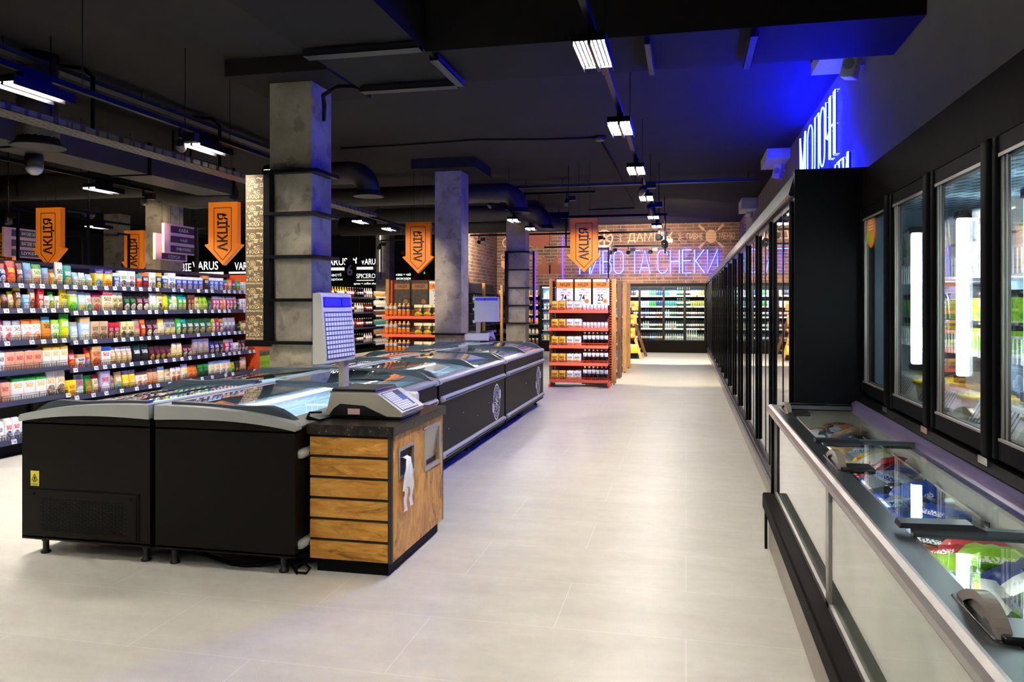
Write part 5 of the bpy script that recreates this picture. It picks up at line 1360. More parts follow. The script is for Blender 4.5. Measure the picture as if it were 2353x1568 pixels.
# ---------------------------------------------------------------- snack shelving behind the beer stand
PN = ('nearest the beer stand', 'second from the beer stand', 'third from the beer stand', 'furthest from the beer stand')
for k, y in enumerate((14.85, 16.17, 17.54, 18.78)):
    t = thing('wooden_post', ('pine', 'walnut', 'pine', 'pine')[k] + ' coloured square wooden post of the snack shelving, ' + PN[k], 'post', (-1.33, y, 0), 'wooden posts')
    MB().box(-1.37, -1.285, y - .05, y + .05, .03, 2.0 + .01 * k).build('timber', ('pine_post', 'walnut_post', 'pine_post', 'pine_post')[k], t)
    MB().lathe([(.022, 0), (.022, .006), (.008, .01), (.008, .03)], 10, (-1.325, y, 0)).build('foot', 'steel', t)
tag(MB().box(-2.52, -2.465, 14.6, 14.68, 0, 2.0).build('wooden_post', 'pine_post'), 'pale wooden post on the shaded flank of the beer stand', 'post')
for k in range(3):
    y0, y1 = 14.92 + 1.33 * k, 14.92 + 1.33 * k + 1.2
    t = thing('snack_shelving', 'dark snack shelving bay between wooden posts, ' + PN[k], 'shelving', (-1.6, y0 + .6, 0))
    MB().box(-1.95, -1.92, y0, y1, 0, 1.9).build('back_panel', 'shelf_dark', t); MB().box(-1.92, -1.45, y0, y1, 0, .1).build('base', 'black_matte', t)
    zs = (1.62, 1.31, 1.0, .7, .4, .15)
    shelf_unit(t, 'x', -1.9, -1.42, y0, y1, zs, .48, wire=None, lipm='tag_paper')
    keys = (('red,red,white,gold', 'red'), ('dbrown,dbrown,gold,tan', 'dark brown'), ('pink,magenta,white,pink', 'pink'), ('navy,blue,white,sky', 'blue'), ('black,dgrey,red,gold', 'black'), ('tan,amber,white,gold', 'amber'))
    for i, z in enumerate(zs):
        key, nm = keys[(i * 2 + k) % 6]
        for j in range(6):
            put('snack_pouch', packmesh('pouch', .17, .2, key), (-1.48, y0 + .12 + .19 * j, z - .011), math.pi / 2, '%s snack pouch, %s shelf of the snack bay %s' % (nm, ('top', 'second', 'third', 'fourth', 'fifth', 'bottom')[i], PN[k]), 'snack', '%s snack pouches, shelf %d, %s' % (nm, i, PN[k]))
# leaning wooden rack with hanging bags
t = thing('wooden_rack', 'leaning wooden ladder rack with hanging bags of snacks past the posts', 'rack', (-1.4, 22.6, 0))
for (a, c, m_) in (((-1.22, 22.2, 0), (-1.6, 22.35, 1.25), 'pine_post'), ((-1.14, 23.3, 0), (-1.55, 23.15, 1.3), 'walnut_post')):
    MB().tube([a, c], .055, 4).build('leg', m_, t)
for k in range(4):
    x = -1.3 - .09 * k; MB().box(x - .03, x + .03, 22.25, 23.2, .22 + .27 * k, .25 + .27 * k).build('rung', 'pine_post', t)
MB().box(-1.75, -1.32, 22.2, 23.3, .02, .16).build('tray', 'black_matte', t)
for k in range(3):
    for j in range(5):
        put('snack_bag', packmesh('pouch', .15, .27, 'gold,amber,brown,tan'), (-1.42 - .04 * k + .04 * (j % 2), 22.12 + .06 * j, 1.35 - .38 * k), .15 * (j - 2), 'amber snack bag in the %s tier of the wooden rack' % ('upper', 'middle', 'lower')[k], 'snack', 'amber bags, tier %d' % k)
for j in range(4):
    put('snack_bag', packmesh('pouch', .13, .25, 'yellow,yellow,gold,amber'), (-1.68 + .1 * j, 22.14, .16), .1, 'yellow snack bag standing in the tray under the wooden rack', 'snack', 'yellow bags in the rack tray')

# ---------------------------------------------------------------- juice and crisps stand
t = thing('juice_stand', 'orange metal end stand of juice bottles and crisps beside the second column', 'shelving', (-5.2, 14.4, 0))
MB().box(-5.7, -4.6, 14.78, 14.81, .05, 2.0).build('back_panel', 'dark_red_back', t)
for x in (-5.73, -4.62): MB().box(x, x + .03, 14.7, 14.82, 0, 2.0).build('side_frame', 'orange_metal', t)
JZ = (1.3, .95, .59)
for i, z in enumerate(JZ):
    s = MB().box(-5.73, -4.66, 14.27, 14.75, z - .05, z - .03).build('shelf', 'dark_red_back', t)
    MB().prism([(14.27, z - .06), (14.27, z - .005), (14.26, z - .005), (14.235, z - .06)], 'x', -5.74, -4.665).build('shelf_lip', 'salmon_lip', s)
    b = MB()
    for j in range(30): x = -5.73 + 1.05 * j / 29; b.box(x - .003, x + .003, 14.262, 14.266, z - .005, z + .03)
    b.box(-5.735, -4.67, 14.26, 14.268, z + .028, z + .036).build('front_guard', 'orange_metal', s)
    MB().box(-5.6, -5.2, 14.32, 14.34, z - .058, z - .05).build('light_strip', 'shelf_led', s)
    for j in range(6):
        lb = ('orange fruit juice bottle', 'pale citrus juice bottle')[j // 3]
        put('juice_bottle', bottle(packmat(('amber,amber,red,orange', 'gold,amber,white,orange')[j // 3]), .04, .27, ('can_silver', 'can_navy')[j // 3], 'sauce_white', (.56, .77), True), (-5.67 + .088 * j, 14.33, z - .0295), 0, lb + ' on the %s shelf of the juice stand' % ('top', 'middle', 'lower')[i], 'bottle', lb + 's, shelf %d' % i)
    for j in range(3):
        put('crisp_bag', packmesh('pouch', .18, .24, 'cream,dgreen,red,yellow'), (-5.03 + .185 * j, 14.35, z - .0295), 0, 'green and cream crisp bag on the %s shelf of the juice stand' % ('top', 'middle', 'lower')[i], 'snack', 'crisp bags, shelf %d' % i)
tag(MB().box(-5.8, -5.735, 14.6, 14.68, 0, 2.02).build('wooden_post', 'pine_post'), 'pale wooden post beside the juice and crisps stand', 'post')
poster('promo poster with shade painted in, next to the wooden post of the juice stand', -5.6, 14.55, 1.5, .32, .47, None, 'poster_shaded')
poster('promo poster with shade painted in, between another such and the white one', -5.24, 14.55, 1.5, .33, .47, None, 'poster_shaded')
poster('white price poster reading 29 half hidden by the second column', -4.88, 14.55, 1.5, .34, .47, ('ЧІПСИ Б', '29', '39', '90'))

# ---------------------------------------------------------------- far beer cooler
YC = 25.3
t = thing('beer_cooler', 'long black beer cooler with lit glass doors under the brick wall', 'fridge', (-1, YC, 0))
xs = (-2.68, -2.1, -1.44, -.69, -.04, .6)
MB().box(-2.69, .62, YC, YC + .05, 0, .37).build('plinth', 'header_brown', t)
MB().box(-2.69, .62, YC - .01, YC + .06, 2.1, 2.2).build('header', 'black_matte', t)
MB().box(-2.69, .62, YC + .9, YC + .92, .3, 2.15).box(-2.69, .62, YC + .05, YC + .92, .28, .36).box(-2.69, .62, YC + .06, YC + .92, 2.12, 2.2).build('inner_shell', 'cooler_grey', t)
CZ = (1.84, 1.5, 1.17, .79)
for z in CZ:
    s = MB().box(-2.66, .6, YC + .3, YC + .85, z - .05, z - .03).build('shelf', 'cooler_grey', t)
    MB().box(-2.66, .6, YC + .285, YC + .298, z - .07, z - .02).build('price_strip', 'tag_paper', s)
    b = MB(); rr = random.Random(int(z * 100))
    for j in range(9): x = rr.uniform(-2.6, .5); b.box(x, x + .07, YC + .281, YC + .284, z - .067, z - .024)
    b.build('promo_tag', 'poster_orange', s)
for k in range(5):
    a, c = xs[k], xs[k + 1]
    d = MB().box(a, a + .035, YC - .02, YC + .02, .37, 2.1).box(c - .035, c, YC - .02, YC + .02, .37, 2.1).box(a + .035, c - .035, YC - .02, YC + .02, .37, .4).box(a + .035, c - .035, YC - .02, YC + .02, 2.07, 2.1).build('door', 'black_metal', t)
    MB().box(a + .035, c - .035, YC - .004, YC + .004, .4, 2.07).build('glass_pane', 'cooler_glass', d)
    MB().box(a + .05, c - .05, YC + .1, YC + .13, 2.075, 2.1).build('light_tube', 'cooler_led', t)
    light('AREA', t, ((a + c) / 2, YC + .16, 2.06), 9, (.86, .94, 1), shape='RECTANGLE', size=.5, size_y=.03, aim=((a + c) / 2, YC + .5, .6))
MB().box(.64, 1.52, 24.66, 26.3, 0, 2.25).build('filler_panel', 'black_matte', t)
CK = {'c': can, 'b': bottle}
CROWS = (   # colour and kind of what stands on each shelf, door by door
    ('c can_dark dark', 'c can_dark dark', 'c can_white white', 'c can_silver silver', 'c can_green bright green', 'c can_navy navy', 'c can_teal teal', 'c can_silver pale', 'b glass_green white capped green', 'b glass_amber white capped brown', 'c can_silver silver', 'c can_gold golden'),
    ('c can_dark dark', 'c can_white white', 'c can_white white', 'c can_silver silver', 'c can_green bright green', 'c can_navy navy', 'c can_teal teal', 'c can_teal green tinted', 'b glass_green white capped green', 'b glass_green green', 'c can_gold golden', 'c can_gold pale gold'),
    ('b glass_amber brown', 'b glass_red red', 'b glass_red red', 'b glass_blue blue', 'b glass_dark dark', 'b glass_amber brown', 'b glass_clear clear', 'b glass_green green', 'b glass_amber brown', 'b glass_dark dark', 'b glass_amber brown', 'b glass_dark black'),
    ('b glass_amber brown', 'b glass_red red', 'b glass_red red', 'b glass_clear clear', 'b glass_dark dark', 'b glass_amber brown', 'b glass_clear clear', 'b glass_clear pale', 'b glass_green green', 'b glass_dark dark', 'b glass_amber brown', 'b glass_dark black'),
    ('b glass_red red', 'b glass_red red', 'b glass_red pinkish', 'b glass_dark dark', 'b glass_blue blue', 'b glass_amber brown', 'b glass_clear clear', 'b glass_clear pale', 'b glass_clear clear', 'b glass_clear tall clear', 'b glass_clear tall pale', 'b glass_clear clear'))
for i, row in enumerate(CROWS):
    z = (CZ + (.39,))[i] - .0295
    for k in range(36):
        q = -1.98 + 2.52 * k / 35
        kd, mt, nm = row[k // 3].split(' ', 2)
        dk = sum(1 for x in xs[1:] if q > x); seg = k // 3
        tall = 'tall' in nm
        me = can(mt, .034, .17) if kd == 'c' else bottle(mt, .034, .34 if tall else .25, 'paper_white' if k % 6 < 3 else 'sauce_white', 'paper_white' if 'white' in nm or tall else 'steel')
        lab = '%s beer %s, %s trio from the rack, %s shelf of far cooler' % (nm, 'can' if kd == 'c' else 'bottle', ORD[seg], SN[i])
        put('beer_can' if kd == 'c' else 'beer_bottle', me, (q, YC + .34, z), 0, lab, 'can' if kd == 'c' else 'bottle', lab)

# ---------------------------------------------------------------- snack corner below the brick side wall
t = thing('corner_shelving', 'dark corner shelving of small golden jars behind the third column', 'shelving', (-5.4, 25.3, 0))
MB().box(-6.1, -4.7, 25.5, 25.53, 0, 2.15).build('back_panel', 'shelf_dark', t); MB().box(-6.1, -4.7, 25.1, 25.5, 0, .12).build('base', 'black_matte', t)
SZ = (1.83, 1.53, 1.22, .93, .58, .26)
shelf_unit(t, 'y', -6.1, -4.7, 25.1, 25.5, SZ, .4, wire=None, lipm='slate_rail')
JN = ('golden', 'brown', 'violet lidded', 'amber', 'cream', 'white lidded')
for i, z in enumerate(SZ):
    for j in range(11):
        lab = '%s jar on the %s shelf of the dark corner shelving' % (JN[i], ('top', 'second', 'third', 'fourth', 'fifth', 'bottom')[i])
        put('snack_jar', jar(('jar_gold', 'jar_brown', 'jar_gold', 'juice_orange', 'sauce_white', 'jar_brown')[i], .05, .17, ('paper_white', 'steel', 'purple_led' if False else 'can_navy', 'sauce_white', 'jar_gold', 'paper_white')[i]), (-6.0 + .125 * j, 25.17, z - .0115), 0, lab, 'jar', lab)
t = thing('small_cooler', 'narrow lit glass fridge between the corner shelving and the beer stand', 'fridge', (-4, 25.2, 0))
MB().box(-4.66, -4.62, 25.15, 25.58, .06, 2.15).box(-3.1, -3.06, 25.15, 25.58, .06, 2.15).box(-4.62, -3.1, 25.15, 25.58, 2.1, 2.15).box(-4.62, -3.1, 25.15, 25.58, .06, .36).build('cabinet', 'black_matte', t)
MB().box(-4.62, -3.1, 25.55, 25.58, .36, 2.1).build('back_panel', 'cooler_back', t)
MB().box(-4.6, -3.12, 25.15, 25.158, .38, 2.09).build('glass_pane', 'cooler_glass', t)
MB().box(-4.58, -3.14, 25.2, 25.22, 2.07, 2.095).build('light_tube', 'cooler_led', t)
light('AREA', t, (-4, 25.24, 2.05), 8, (.9, .96, 1), shape='RECTANGLE', size=1.2, size_y=.03, aim=(-4, 25.4, .5))
for i, z in enumerate((1.75, 1.42, 1.08, .72, .4)):
    MB().box(-4.6, -3.12, 25.25, 25.55, z - .05, z - .03).build('shelf', 'white_wire', t)
    for j in range(8):
        lab = '%s on the %s shelf of the narrow glass fridge' % (('pale blue tub', 'white bottle', 'cream bottle', 'white pot', 'yellow block')[i], SN[i])
        put('dairy_pack', packmesh('box', .09, .16, ('lblue,white,sky,white', 'white,lblue,navy,white', 'cream,white,gold,cream', 'white,white,red,tan', 'yellow,khaki,gold,cream')[i]), (-4.5 + .13 * j, 25.33, z - .0295), 0, lab, 'dairy', lab)
t = thing('bottle_shelving', 'bottle shelving with pale wooden posts below the brick side wall', 'shelving', (-6, 23.5, 0))
MB().box(-6.19, -6.17, 21.5, 25.0, 0, 2.15).build('back_panel', 'shelf_dark', t)
for y in (22.3, 24.6): MB().box(-5.85, -5.77, y, y + .1, 0, 2.15).build('post', 'pine_post', t)
for z in (1.9, 1.6, 1.3, .95, .6, .25):
    MB().box(-6.17, -5.85, 21.5, 25.0, z - .05, z - .03).build('shelf', 'shelf_dark', t)
for i, z in enumerate((1.6, 1.3, .95, .6, .25)):
    for j in range(12):
        nm, mt = (('clear', 'glass_clear'), ('green', 'glass_green'), ('blue', 'glass_blue'), ('dark', 'glass_dark'), ('blue', 'glass_blue'))[i]
        lab = '%s bottle on the %s shelf below the brick side wall' % (nm, SN[i]); put('drink_bottle', bottle(mt, .04, .26), (-5.93, 21.7 + .23 * j, z - .0295), 0, lab, 'bottle', lab)

# ---------------------------------------------------------------- sauce shelving
t = thing('sauce_shelving', 'dark shelving of sauce and oil bottles seen past the first column', 'shelving', (-10.2, 22.8, 0))
MB().box(-10.5, -10.47, 19.6, 25.15, 0, 1.95).build('back_panel', 'shelf_dark', t); MB().box(-10.47, -10.0, 19.6, 25.15, 0, .12).build('base', 'black_matte', t)
shelf_unit(t, 'x', -10.4, -9.9, 19.6, 24.03, (1.76, 1.29, .81, .33), .5, wire=None)
shelf_unit(t, 'x', -10.4, -9.9, 24.07, 25.1, (1.79, 1.5, 1.18, .86, .55, .25), .5, wire=None, lipm='tag_paper')
for i, z in enumerate((1.76, 1.29, .81, .33)):
    for j in range(24):
        y = 19.75 + .177 * j; kind = (('oil_yellow', 'yellow oil'), ('sauce_red', 'red sauce'), ('glass_dark', 'dark vinegar'), ('sauce_white', 'white sauce'))[0 if i == 0 and j < 13 else 1 + (j // 4 + i) % 3]
        lab = '%s bottle on the %s shelf of the sauce shelving' % (kind[1], SN[i]); put('sauce_bottle', bottle(kind[0], .045, .3, 'paper_white' if j % 4 else 'sauce_red', 'paper_white' if kind[0] != 'oil_yellow' else 'oil_yellow'), (-9.98, y, z - .0115), 0, lab, 'bottle', lab)
for i, z in enumerate((1.79, 1.5, 1.18, .86, .55, .25)):
    for j in range(7):
        kind = (('jar_gold', 'golden'), ('sauce_white', 'cream'), ('jar_brown', 'brown'), ('can_teal', 'greenish'))[i % 4]
        lab = '%s jar on the %s shelf at the end of the sauce shelving' % (kind[1], ('top', 'second', 'third', 'fourth', 'fifth', 'bottom')[i]); put('sauce_jar', jar(kind[0], .06, .18), (-9.99, 24.16 + .14 * j, z - .0115), 0, lab, 'jar', lab)
# ================================================================ hanging arrow signs
mat('arrow_orange', '#ff8a18', .5)
mat('arrow_side', '#e06a1c', .5)
def arrow(label, x, y, zt, w_=.5, arm=None, th=.1):
    """orange arrow pointing down; x: left edge of the shaft, zt: top"""
    t = thing('arrow_sign', label, 'sign', (x + w_ / 2, y, zt), 'arrow signs')
    cx = x + w_ / 2; zb = zt - .69; zh = zt - .645; tip = zt - .98; hw = w_ / 2 + .06
    poly = [(x, zt), (x, zh), (cx - hw, zh - .015), (cx - hw, zh - .03), (cx, tip), (cx + hw, zh - .03), (cx + hw, zh - .015), (x + w_, zh), (x + w_, zt)]
    MB().prism(poly, 'y', y, y + th).build('arrow_board', 'arrow_orange', t)
    b = MB(); p = [(x + .1, zt - .09), (x + .1, zh - .1), (cx, zh - .255), (x + w_ - .1, zh - .1), (x + w_ - .1, zt - .09)]
    for i in range(5):
        a, c = p[i], p[(i + 1) % 5]; d = Vector((c[0] - a[0], 0, c[1] - a[1])).normalized(); n = Vector((-d.z, 0, d.x)) * .0055
        A = Vector((a[0], y - .002, a[1])) - d * .005; E_ = Vector((c[0], y - .002, c[1])) + d * .005; b.add([A - n, E_ - n, E_ + n, A + n], [(0, 1, 2, 3)])
    b.build('outline', 'ink', t)
    MB().text('АКЦІЯ', (cx + .125, y - .003, zt - .765), (0, 0, 1), (-1, 0, 0), .22, .59, 0, .025).build('lettering', 'ink', t)
    if arm:
        px, za, zl = arm
        MB().box(min(x + w_ / 2, px), max(x + w_ / 2, px) + .02, y + th + .01, y + th + .03, za, za + .025).box(px, px + .025, y + th + .005, y + th + .03, zl, za + .025).build('support_arm', 'black_metal', t)
    MB().tube([(cx - .1, y + th / 2, zt), (cx - .1, y + th / 2, HC)], .003, 5).tube([(cx + .1, y + th / 2, zt), (cx + .1, y + th / 2, HC)], .003, 5).build('hanging_wire', 'black_metal', t)
arrow('orange down arrow sign hanging over the beer stand', -2.06, 14.2, 3.085, .5, (-1.39, 2.52, 2.0))
arrow('orange down arrow sign hanging over the juice and crisps stand', -5.24, 14.2, 3.09, .5, (-5.8, 2.75, 2.0))
arrow('orange down arrow sign beside the patterned board of the first column', -7.27, 10.9, 3.105, .5, (-7.55, 2.7, 1.0))
arrow('orange down arrow sign hiding part of the lilac aisle board', -10.36, 10.8, 3.09, .47, (-9.6, 2.62, 1.0))
arrow('yellowish orange arrow sign in front of a concrete column beyond the groceries', -11.6, 14.4, 3.08, .46, (-11.75, 2.4, 1.0))
arrow('orange arrow sign mostly hidden behind the lilac aisle board', -13.4, 12.9, 2.93, .47)

# lilac aisle boards (facing the main aisle)
def board(label, x, y0, y1, z0, z1, words, m='lilac_board', pole=None):
    t = thing('aisle_board', label, 'sign', (x, (y0 + y1) / 2, z0), 'aisle boards')
    MB().box(x - .05, x, y0, y1, z0, z1).build('panel', m, t)
    MB().box(x - .05, x, y0 - .003, y0, z0, z1).build('panel_edge', 'cream_board', t)
    n = len(words); h = (z1 - z0) / n
    for k, wd in enumerate(words):
        zt = z1 - h * k
        p = MB().box(x + .004, x + .016, y0 + .16, y1 - .07, zt - h * .88, zt - h * .2).build('nameplate', 'plum_plate', t)
        MB().text(wd, (x + .018, (y0 + y1 + .09) / 2, zt - h * .54), (0, 1, 0), (0, 0, 1), h * .36, min(.62, .1 * len(wd)) * (y1 - y0) * .72, center=True).build('lettering', 'paper_white', p)
    for y in (y0 + .2, y1 - .2): MB().tube([(x - .02, y, z1), (x - .02, y, HC)], .003, 5).build('hanging_wire', 'black_metal', t)
board('lilac aisle board naming coffee, tea and biscuits', -9.0, 12.19, 13.14, 2.435, 2.96, ('КАВА', 'ЧАЙ', 'ПЕЧИВО В УПАКОВЦІ'))
board('lilac aisle board naming sauces half hidden behind the coffee board', -9.2, 12.22, 13.12, 2.32, 2.79, ('ОЛІЯ', 'ОЦЕТ', 'СОУСИ'))
board('lilac aisle board naming loose sweets and biscuits behind the arrow', -12.5, 12.3, 13.5, 2.42, 2.98, ('ВАГОВІ ЦУКЕРКИ', 'ВАГОВЕ ПЕЧИВО', 'ЦУКЕРКИ'))
for lab, x, y, z0, z1, ax in (('thin black pole on the grocery shelving in front of the loose sweets board', -6.98, 7.04, 1.976, 2.52, 0), ('thin black pole with arm between the two orange arrows', -6.98, 8.05, 1.976, 2.62, -.35), ('thin black pole next to the yellowish arrow', -6.98, 8.75, 1.976, 2.42, -.2), ('thin black pole reaching to the arrow beside the patterned board', -6.98, 10.15, 1.976, 2.75, .12)):
    b = MB().box(x - .012, x + .012, y - .012, y + .012, z0, z1)
    if ax: b.box(x, x + .02, min(y, y + ax), max(y, y + ax), z1 - .03, z1 - .005)
    tag(b.build('sign_pole', 'black_metal'), lab, 'pole')

# ================================================================ neon lettering
def arc(cx, cy, rx, ry, a0, a1, n=10): return [(cx + rx * math.cos(math.radians(a0 + (a1 - a0) * k / n)), cy + ry * math.sin(math.radians(a0 + (a1 - a0) * k / n))) for k in range(n + 1)]
cap = arc(.5, .78, .5, .22, 0, 180) + arc(.5, .22, .5, .22, 180, 360)
ST = {'П': [[(0, 0), (0, 1), (1, 1), (1, 0)]], 'И': [[(0, 1), (0, 0), (1, 1), (1, 0)]],
 'В': [[(0, .53), (.62, .53)] + arc(.62, .765, .33, .235, -90, 90) + [(0, 1), (0, 0)] + arc(.62, .265, .38, .265, -90, 90)],
 'О': [cap + [cap[0]]], 'Т': [[(0, 1), (1, 1)], [(.5, 1), (.5, 0)]], 'А': [[(0, 0), (.5, 1), (1, 0)], [(.2, .24), (.8, .24)]],
 'С': [arc(.5, .78, .5, .22, 0, 180) + arc(.5, .22, .5, .22, 180, 360)], 'Н': [[(0, 0), (0, 1)], [(1, 0), (1, 1)], [(0, .5), (1, .5)]],
 'Е': [[(1, 1), (0, 1), (0, 0), (1, 0)], [(0, .53), (.9, .53)]], 'К': [[(0, 0), (0, 1)], [(.95, 1), (.1, .52), (1, 0)]],
 'М': [[(0, 0), (0, 1), (.5, .1), (1, 1), (1, 0)]], 'Л': [[(0, 0), (.12, .04), (.2, .16), (.24, 1), (1, 1), (1, 0)]],
 'Ч': [[(0, 1), (0, .55), (.12, .41), (.45, .36), (1, .46)], [(1, 1), (1, 0)]], 'І': [[(.5, 0), (.5, 1)]],
 'Р': [[(0, 0), (0, 1), (.62, 1)] + arc(.62, .755, .33, .245, 90, -90) + [(0, .51)]], 'Д': [[(0, -.1), (0, .05), (1, .05), (1, -.1)], [(.12, .05), (.3, 1), (.88, 1), (.88, .05)]],
 'У': [[(0, 1), (.52, .4)], [(1, 1), (.35, 0), (.05, 0)]]}
def neon(t, letters, P, h, r, core='neon_core', glow='neon_blue', gap=.02):
    """letters: (char, u0, u1); P(u, v, d) -> point, d = distance from the wall"""
    for ch, a, c in letters:
        b = MB(); g = MB()
        for st in ST[ch]:
            pts = [P(a + (c - a) * x, h * y, .05) for x, y in st]; cl = ch == 'О'
            b.tube(pts[:-1] if cl else pts, r, 8, 0, True, cl)
            p2 = [P(a + (c - a) * x, h * y, .05 - r * 1.5) for x, y in st]; g.tube(p2[:-1] if cl else p2, r * .8, 6, 0, True, cl)
            for k in (0, -1):
                q = pts[k]; w0 = P(a + (c - a) * st[k][0], h * st[k][1], 0); b.tube([q, w0], r * .5, 5, 0)
        L = b.build('letter', core, t); g.build('glow_tube', glow, L)
t = thing('neon_sign', 'blue neon sign naming dairy products high on the grey wall', 'neon sign', (XR, 10.6, 3.2))
P1 = lambda u, v, d: (XR - d, u, 3.22 + v); P2 = lambda u, v, d: (XR - d, u, 2.36 + v)
neon(t, (('М', 12.2, 11.72), ('О', 11.56, 11.1), ('Л', 10.98, 10.62), ('О', 10.5, 10.22), ('Ч', 10.12, 9.92), ('Н', 9.84, 9.62), ('І', 9.5, 9.48)) if False else (('М', 12.2, 11.7), ('О', 11.5, 11.08), ('Л', 10.95, 10.58), ('О', 10.46, 10.14), ('Ч', 10.06, 9.83), ('Н', 9.75, 9.55), ('І', 9.49, 9.43)), P1, .73, .009)
neon(t, (('П', 12.1, 11.75), ('Р', 11.6, 11.25), ('О', 11.1, 10.75), ('Д', 10.62, 10.25), ('У', 10.1, 9.8), ('К', 9.7, 9.42), ('Т', 9.34, 9.08), ('И', 8.98, 8.72)), P2, .73, .009)
t = thing('neon_sign', 'pale blue neon sign about beer and snacks across the brick wall', 'neon sign', (-1.2, YB, 2.5))
PX = lambda px: -3.39 + (px - 1333) * .01383
P3 = lambda u, v, d: (u, YB - d * 1.6, 2.53 + v)
neon(t, [(c_, PX(a), PX(e)) for c_, a, e in (('П', 1333, 1356), ('И', 1359, 1381), ('В', 1388, 1407), ('О', 1413.5, 1435), ('Т', 1449, 1474), ('А', 1473, 1497.5), ('С', 1515, 1536.5), ('Н', 1543.5, 1564), ('Е', 1571, 1590.5), ('К', 1598, 1620), ('И', 1626.5, 1649))], P3, .735, .014, 'neon_core', 'neon_violet')
tag(MB().box(-3.98, -3.94, YB - .04, YB - .002, 2.2, 3.75).build('light_strip', 'purple_led'), 'vertical violet light strip on the brick wall before the beer lettering', 'light strip')

# ================================================================ painted wall emblems
def art(name, label, b, m='wall_art'): tag(b.build(name, m), label, 'wall art')
Xv, Zv = (1, 0, 0), (0, 0, 1); ya = YB - .004
b = MB().text('ПИВНЕ', (.03, ya, 3.6), Xv, Zv, .2, .5, 0, .01).text('МЕНЮ', (1.03, ya, 3.6), Xv, Zv, .2, .48, 0, .01)
b.ring((.78, ya, 3.69), Xv, Zv, 0, .17, 20, sy=1.25)
for s in (-1, 1):
    for q in (-1, 1):
        d = Vector((s * .72, 0, q * .69)); n = Vector((-d.z, 0, d.x)); c0 = Vector((.78, ya, 3.69))
        b.add([c0 + d * .18 - n * .012, c0 + d * .5 - n * .006, c0 + d * .5 + n * .006, c0 + d * .18 + n * .012], [(0, 1, 2, 3)])
        for k in range(4):
            e = c0 + d * (.28 + .06 * k)
            for z_ in (-1, 1): b.add([e, e + d * .05 + n * z_ * .045, e + d * .09 + n * z_ * .02], [(0, 1, 2)])
art('wall_emblem', 'painted hop and wheat emblem with beer menu lettering on the brick wall', b)
b = MB()
for r_ in range(4):
    for k in range(4 - abs(r_ - 1)): b.ring((.78 + (k - (3 - abs(r_ - 1)) / 2) * .09, ya - .002, 3.82 - .09 * r_), Xv, Zv, .025, .034, 10, a0=180, a1=360)
art('hop_scales', 'dark scale marks drawn on the painted hop emblem', b, 'brown_art')
b = MB().text('ДАМПІК', (-1.84, ya, 3.52), Xv, Zv, .33, 1.44, 0, .01)
for s, x in ((-1, -1.98), (1, -.28)):
    for k in range(5):
        an = math.radians(-50 + 25 * k); d = Vector((s * math.cos(an), 0, math.sin(an))); n = Vector((-d.z, 0, d.x)) * .012; c0 = Vector((x, ya, 3.68)) + d * .08
        b.add([c0 - n, c0 + d * .16, c0 + n], [(0, 1, 2)])
art('wall_emblem', 'painted striped lettering with rays on the brick wall', b)
b = MB().ring((-2.6, ya, 3.68), Xv, Zv, .24, .29, 32)
for k in range(3):
    an = math.radians(30 + 60 * k); d = Vector((math.cos(an), 0, math.sin(an))); n = Vector((-d.z, 0, d.x)) * .03; c0 = Vector((-2.6, ya - .001, 3.68)); b.add([c0 - d * .25 - n, c0 + d * .25 - n, c0 + d * .25 + n, c0 - d * .25 + n], [(0, 1, 2, 3)])
art('wall_emblem', 'painted round wheel emblem behind the arrow on the brick wall', b)
b = MB().ring((-4.75, ya, 3.75), Xv, Zv, 0, .42, 28, sy=.8)
art('wall_emblem', 'faded rusty oval painted on the dark brick', b, 'rust_art')
tag(MB().text('ПИВО', (-5.0, ya - .003, 3.68), (.97, 0, .2), (-.2, 0, .97), .16, .5).build('oval_lettering', 'brown_art'), 'dark beer lettering across the faded rusty oval', 'wall art')
for k, x in enumerate((-4.6, -4.2)):
    b = MB().box(x - .22, x + .22, ya, ya + .003, 2.55, 2.85).box(x - .07, x + .07, ya, ya + .003, 2.85, 3.1)
    art('wall_emblem', ('rusty painted bottle shape nearer the third column', 'rusty painted bottle shape nearer the violet strip')[k], b, 'rust_art')
b = MB().ring((-5.98, ya, 3.12), Xv, Zv, .06, .09, 16).ring((-5.78, ya, 3.12), Xv, Zv, .06, .09, 16).add([(-6.05, ya, 3.0), (-5.7, ya, 3.0), (-5.7, ya, 2.8), (-5.87, ya, 2.68), (-6.05, ya, 2.8)], [(0, 1, 2, 3, 4)]).ring((-5.86, ya, 3.6), Xv, Zv, .12, .16, 20)
art('wall_emblem', 'painted owl and shield in the brick corner', b)

# ================================================================ shop signs on the far side
YS = 27.6
def lit(label, x0, x1, z0, z1, items, m='dark_sign', bars=()):
    t = thing('shop_sign', label, 'sign', ((x0 + x1) / 2, YS, z0))
    MB().box(x0, x1, YS - .06, YS, z0, z1).build('panel', m, t)
    for s_, xa, za, h_, w_, mm in items: MB().text(s_, (xa, YS - .064, za), Xv, Zv, h_, w_, 0, .005 if mm == 'sign_white' else 0).build('lettering', mm, t)
    for a, c, za, zb in bars: MB().box(a, c, YS - .07, YS - .06, za, zb).build('light_bar', 'sign_soft', t)
    return t
lit('lit white shop lettering on black between the aisle board and the arrow', -19.576, -17.611, 2.72, 3.35, (('ВІЕ', -19.576, 2.86, .3, .45, 'sign_white'), ('VARUS', -19.070, 2.9, .33, 1.135, 'sign_white')), bars=((-19.089, -17.706, 2.72, 2.81),))
lit('lit white shop lettering with leaf beside the patterned board', -17.573, -16.518, 2.72, 3.35, (('VARUS', -17.214, 2.88, .3, 0.864, 'sign_white'),), bars=((-17.459, -16.630, 2.74, 2.81),))
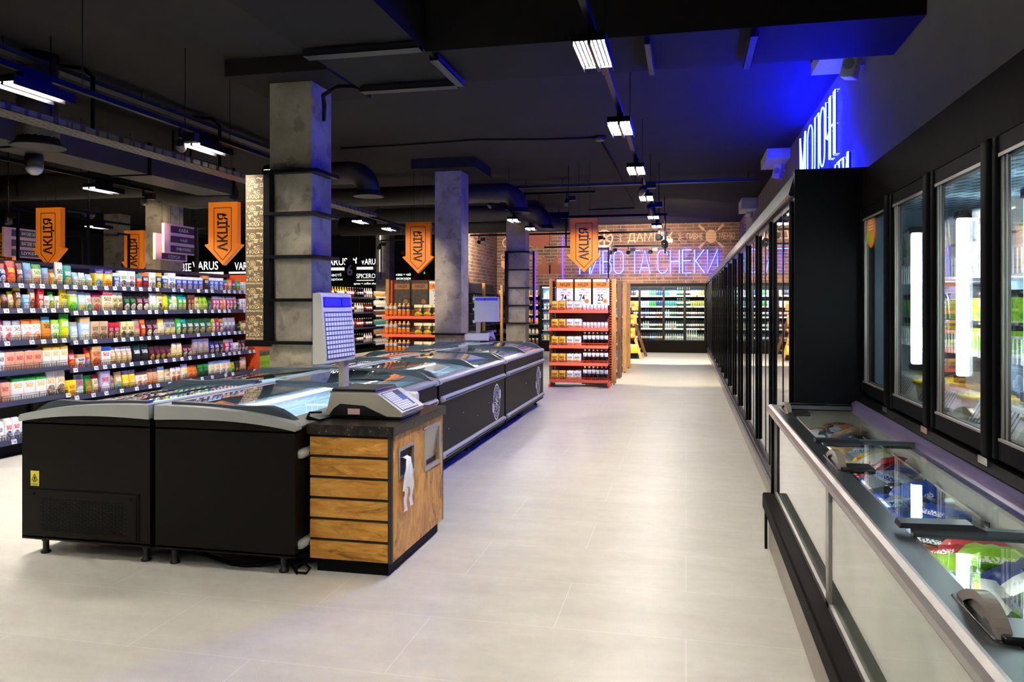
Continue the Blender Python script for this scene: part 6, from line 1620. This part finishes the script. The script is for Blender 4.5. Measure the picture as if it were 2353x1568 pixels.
lit('lit white shop lettering just past the first column', -13.588, -12.433, 2.95, 3.36, (('VARUS', -13.463, 3.02, .27, 0.977, 'sign_white'),), bars=((-13.409, -12.609, 2.83, 2.93),))
t = lit('lit white shop lettering with leaf above the spice shop board', -12.292, -11.418, 2.95, 3.36, (('VARUS', -11.923, 3.03, .22, 0.679, 'sign_white'),), bars=((-12.099, -11.453, 2.85, 2.94),))
b = MB(); lx, lz = -12.116, 3.18
for k in range(5):
    an = math.radians(20 + 35 * k); d = Vector((math.cos(an), 0, math.sin(an))); n = Vector((-d.z, 0, d.x)) * .05; c0 = Vector((lx, YS - .066, lz - .1)); b.add([c0, c0 + d * .12 - n, c0 + d * .24, c0 + d * .12 + n], [(0, 1, 2, 3)])
b.build('leaf_emblem', 'sign_white', t)
lit('dark green board of the spice shop', -12.222, -11.348, 2.15, 2.83, (('SPICEROOM', -12.116, 2.52, .17, 1.079, 'sign_text'), ('spices + coffee shop', -12.222, 2.26, .1, 0.943, 'sign_text')), bars=((-12.099, -11.418, 2.43, 2.45),))
lit('dark green board with sweets and nuts lettering', -13.231, -12.680, 2.3, 2.82, (('сласті', -13.356, 2.6, .12, .62, 'sign_text'), ('горіхи', -13.284, 2.42, .12, .6, 'sign_text')))
t = lit('dark board reading coffee, tea and accessories above the juice stand', -10.830, -8.996, 2.1, 3.0, (('кава + чай', -10.529, 2.6, .1, 0.571, 'sign_text'), ('аксесуари', -10.529, 2.43, .1, 0.571, 'sign_text')))
MB().box(-9.450, -9.348, YS - .07, YS - .06, 2.66, 2.74).build('exit_lamp', 'exit_green', t)
for k, px in enumerate((-9.614, -9.180)):
    t = thing('coffee_grinder', ('brown funnel shaped grinder below the arrow tip', 'brown funnel shaped grinder next to the second column')[k], 'grinder', (px, 27.2, 2.35))
    MB().lathe([(.23, 0), (.22, .05), (.14, .14), (.1, .3), (.1, .42), (.05, .44)], 18, (px, 27.2, 2.3)).build('body', 'brown_art', t)
    MB().box(px - .23, px + .23, 27.05, 27.5, 2.2, 2.299).build('ledge', 'black_matte', t)
t = thing('number_sign', 'black hanging sign with silver number six', 'sign', (-10.789, 24, 2.4))
xx = -10.789; MB().box(xx - .17, xx + .17, 24, 24.05, 2.36, 2.98).build('panel', 'black_matte', t)
MB().text('6', (xx, 23.997, 2.66), Xv, Zv, .36, .2, 0, .02, center=True).build('lettering', mat('silver_paint', '#c9c4ba', .4), t)
MB().tube([(xx, 24.02, 2.98), (xx, 24.02, HC)], .005, 5).build('hanging_rod', 'black_metal', t)
tag(MB().box(-10.416, -10.019, 25.235, 25.263, 2.5, 2.62).build('exit_sign', mat('exit_grey', '#7d8a84', .5)), 'small grey green sign on the far concrete column', 'sign')
tag(MB().box(-10.240, -10.209, 25.2, 25.22, 2.65, 3.95).build('light_tube', 'sign_soft'), 'thin white light line down the far concrete column', 'light')
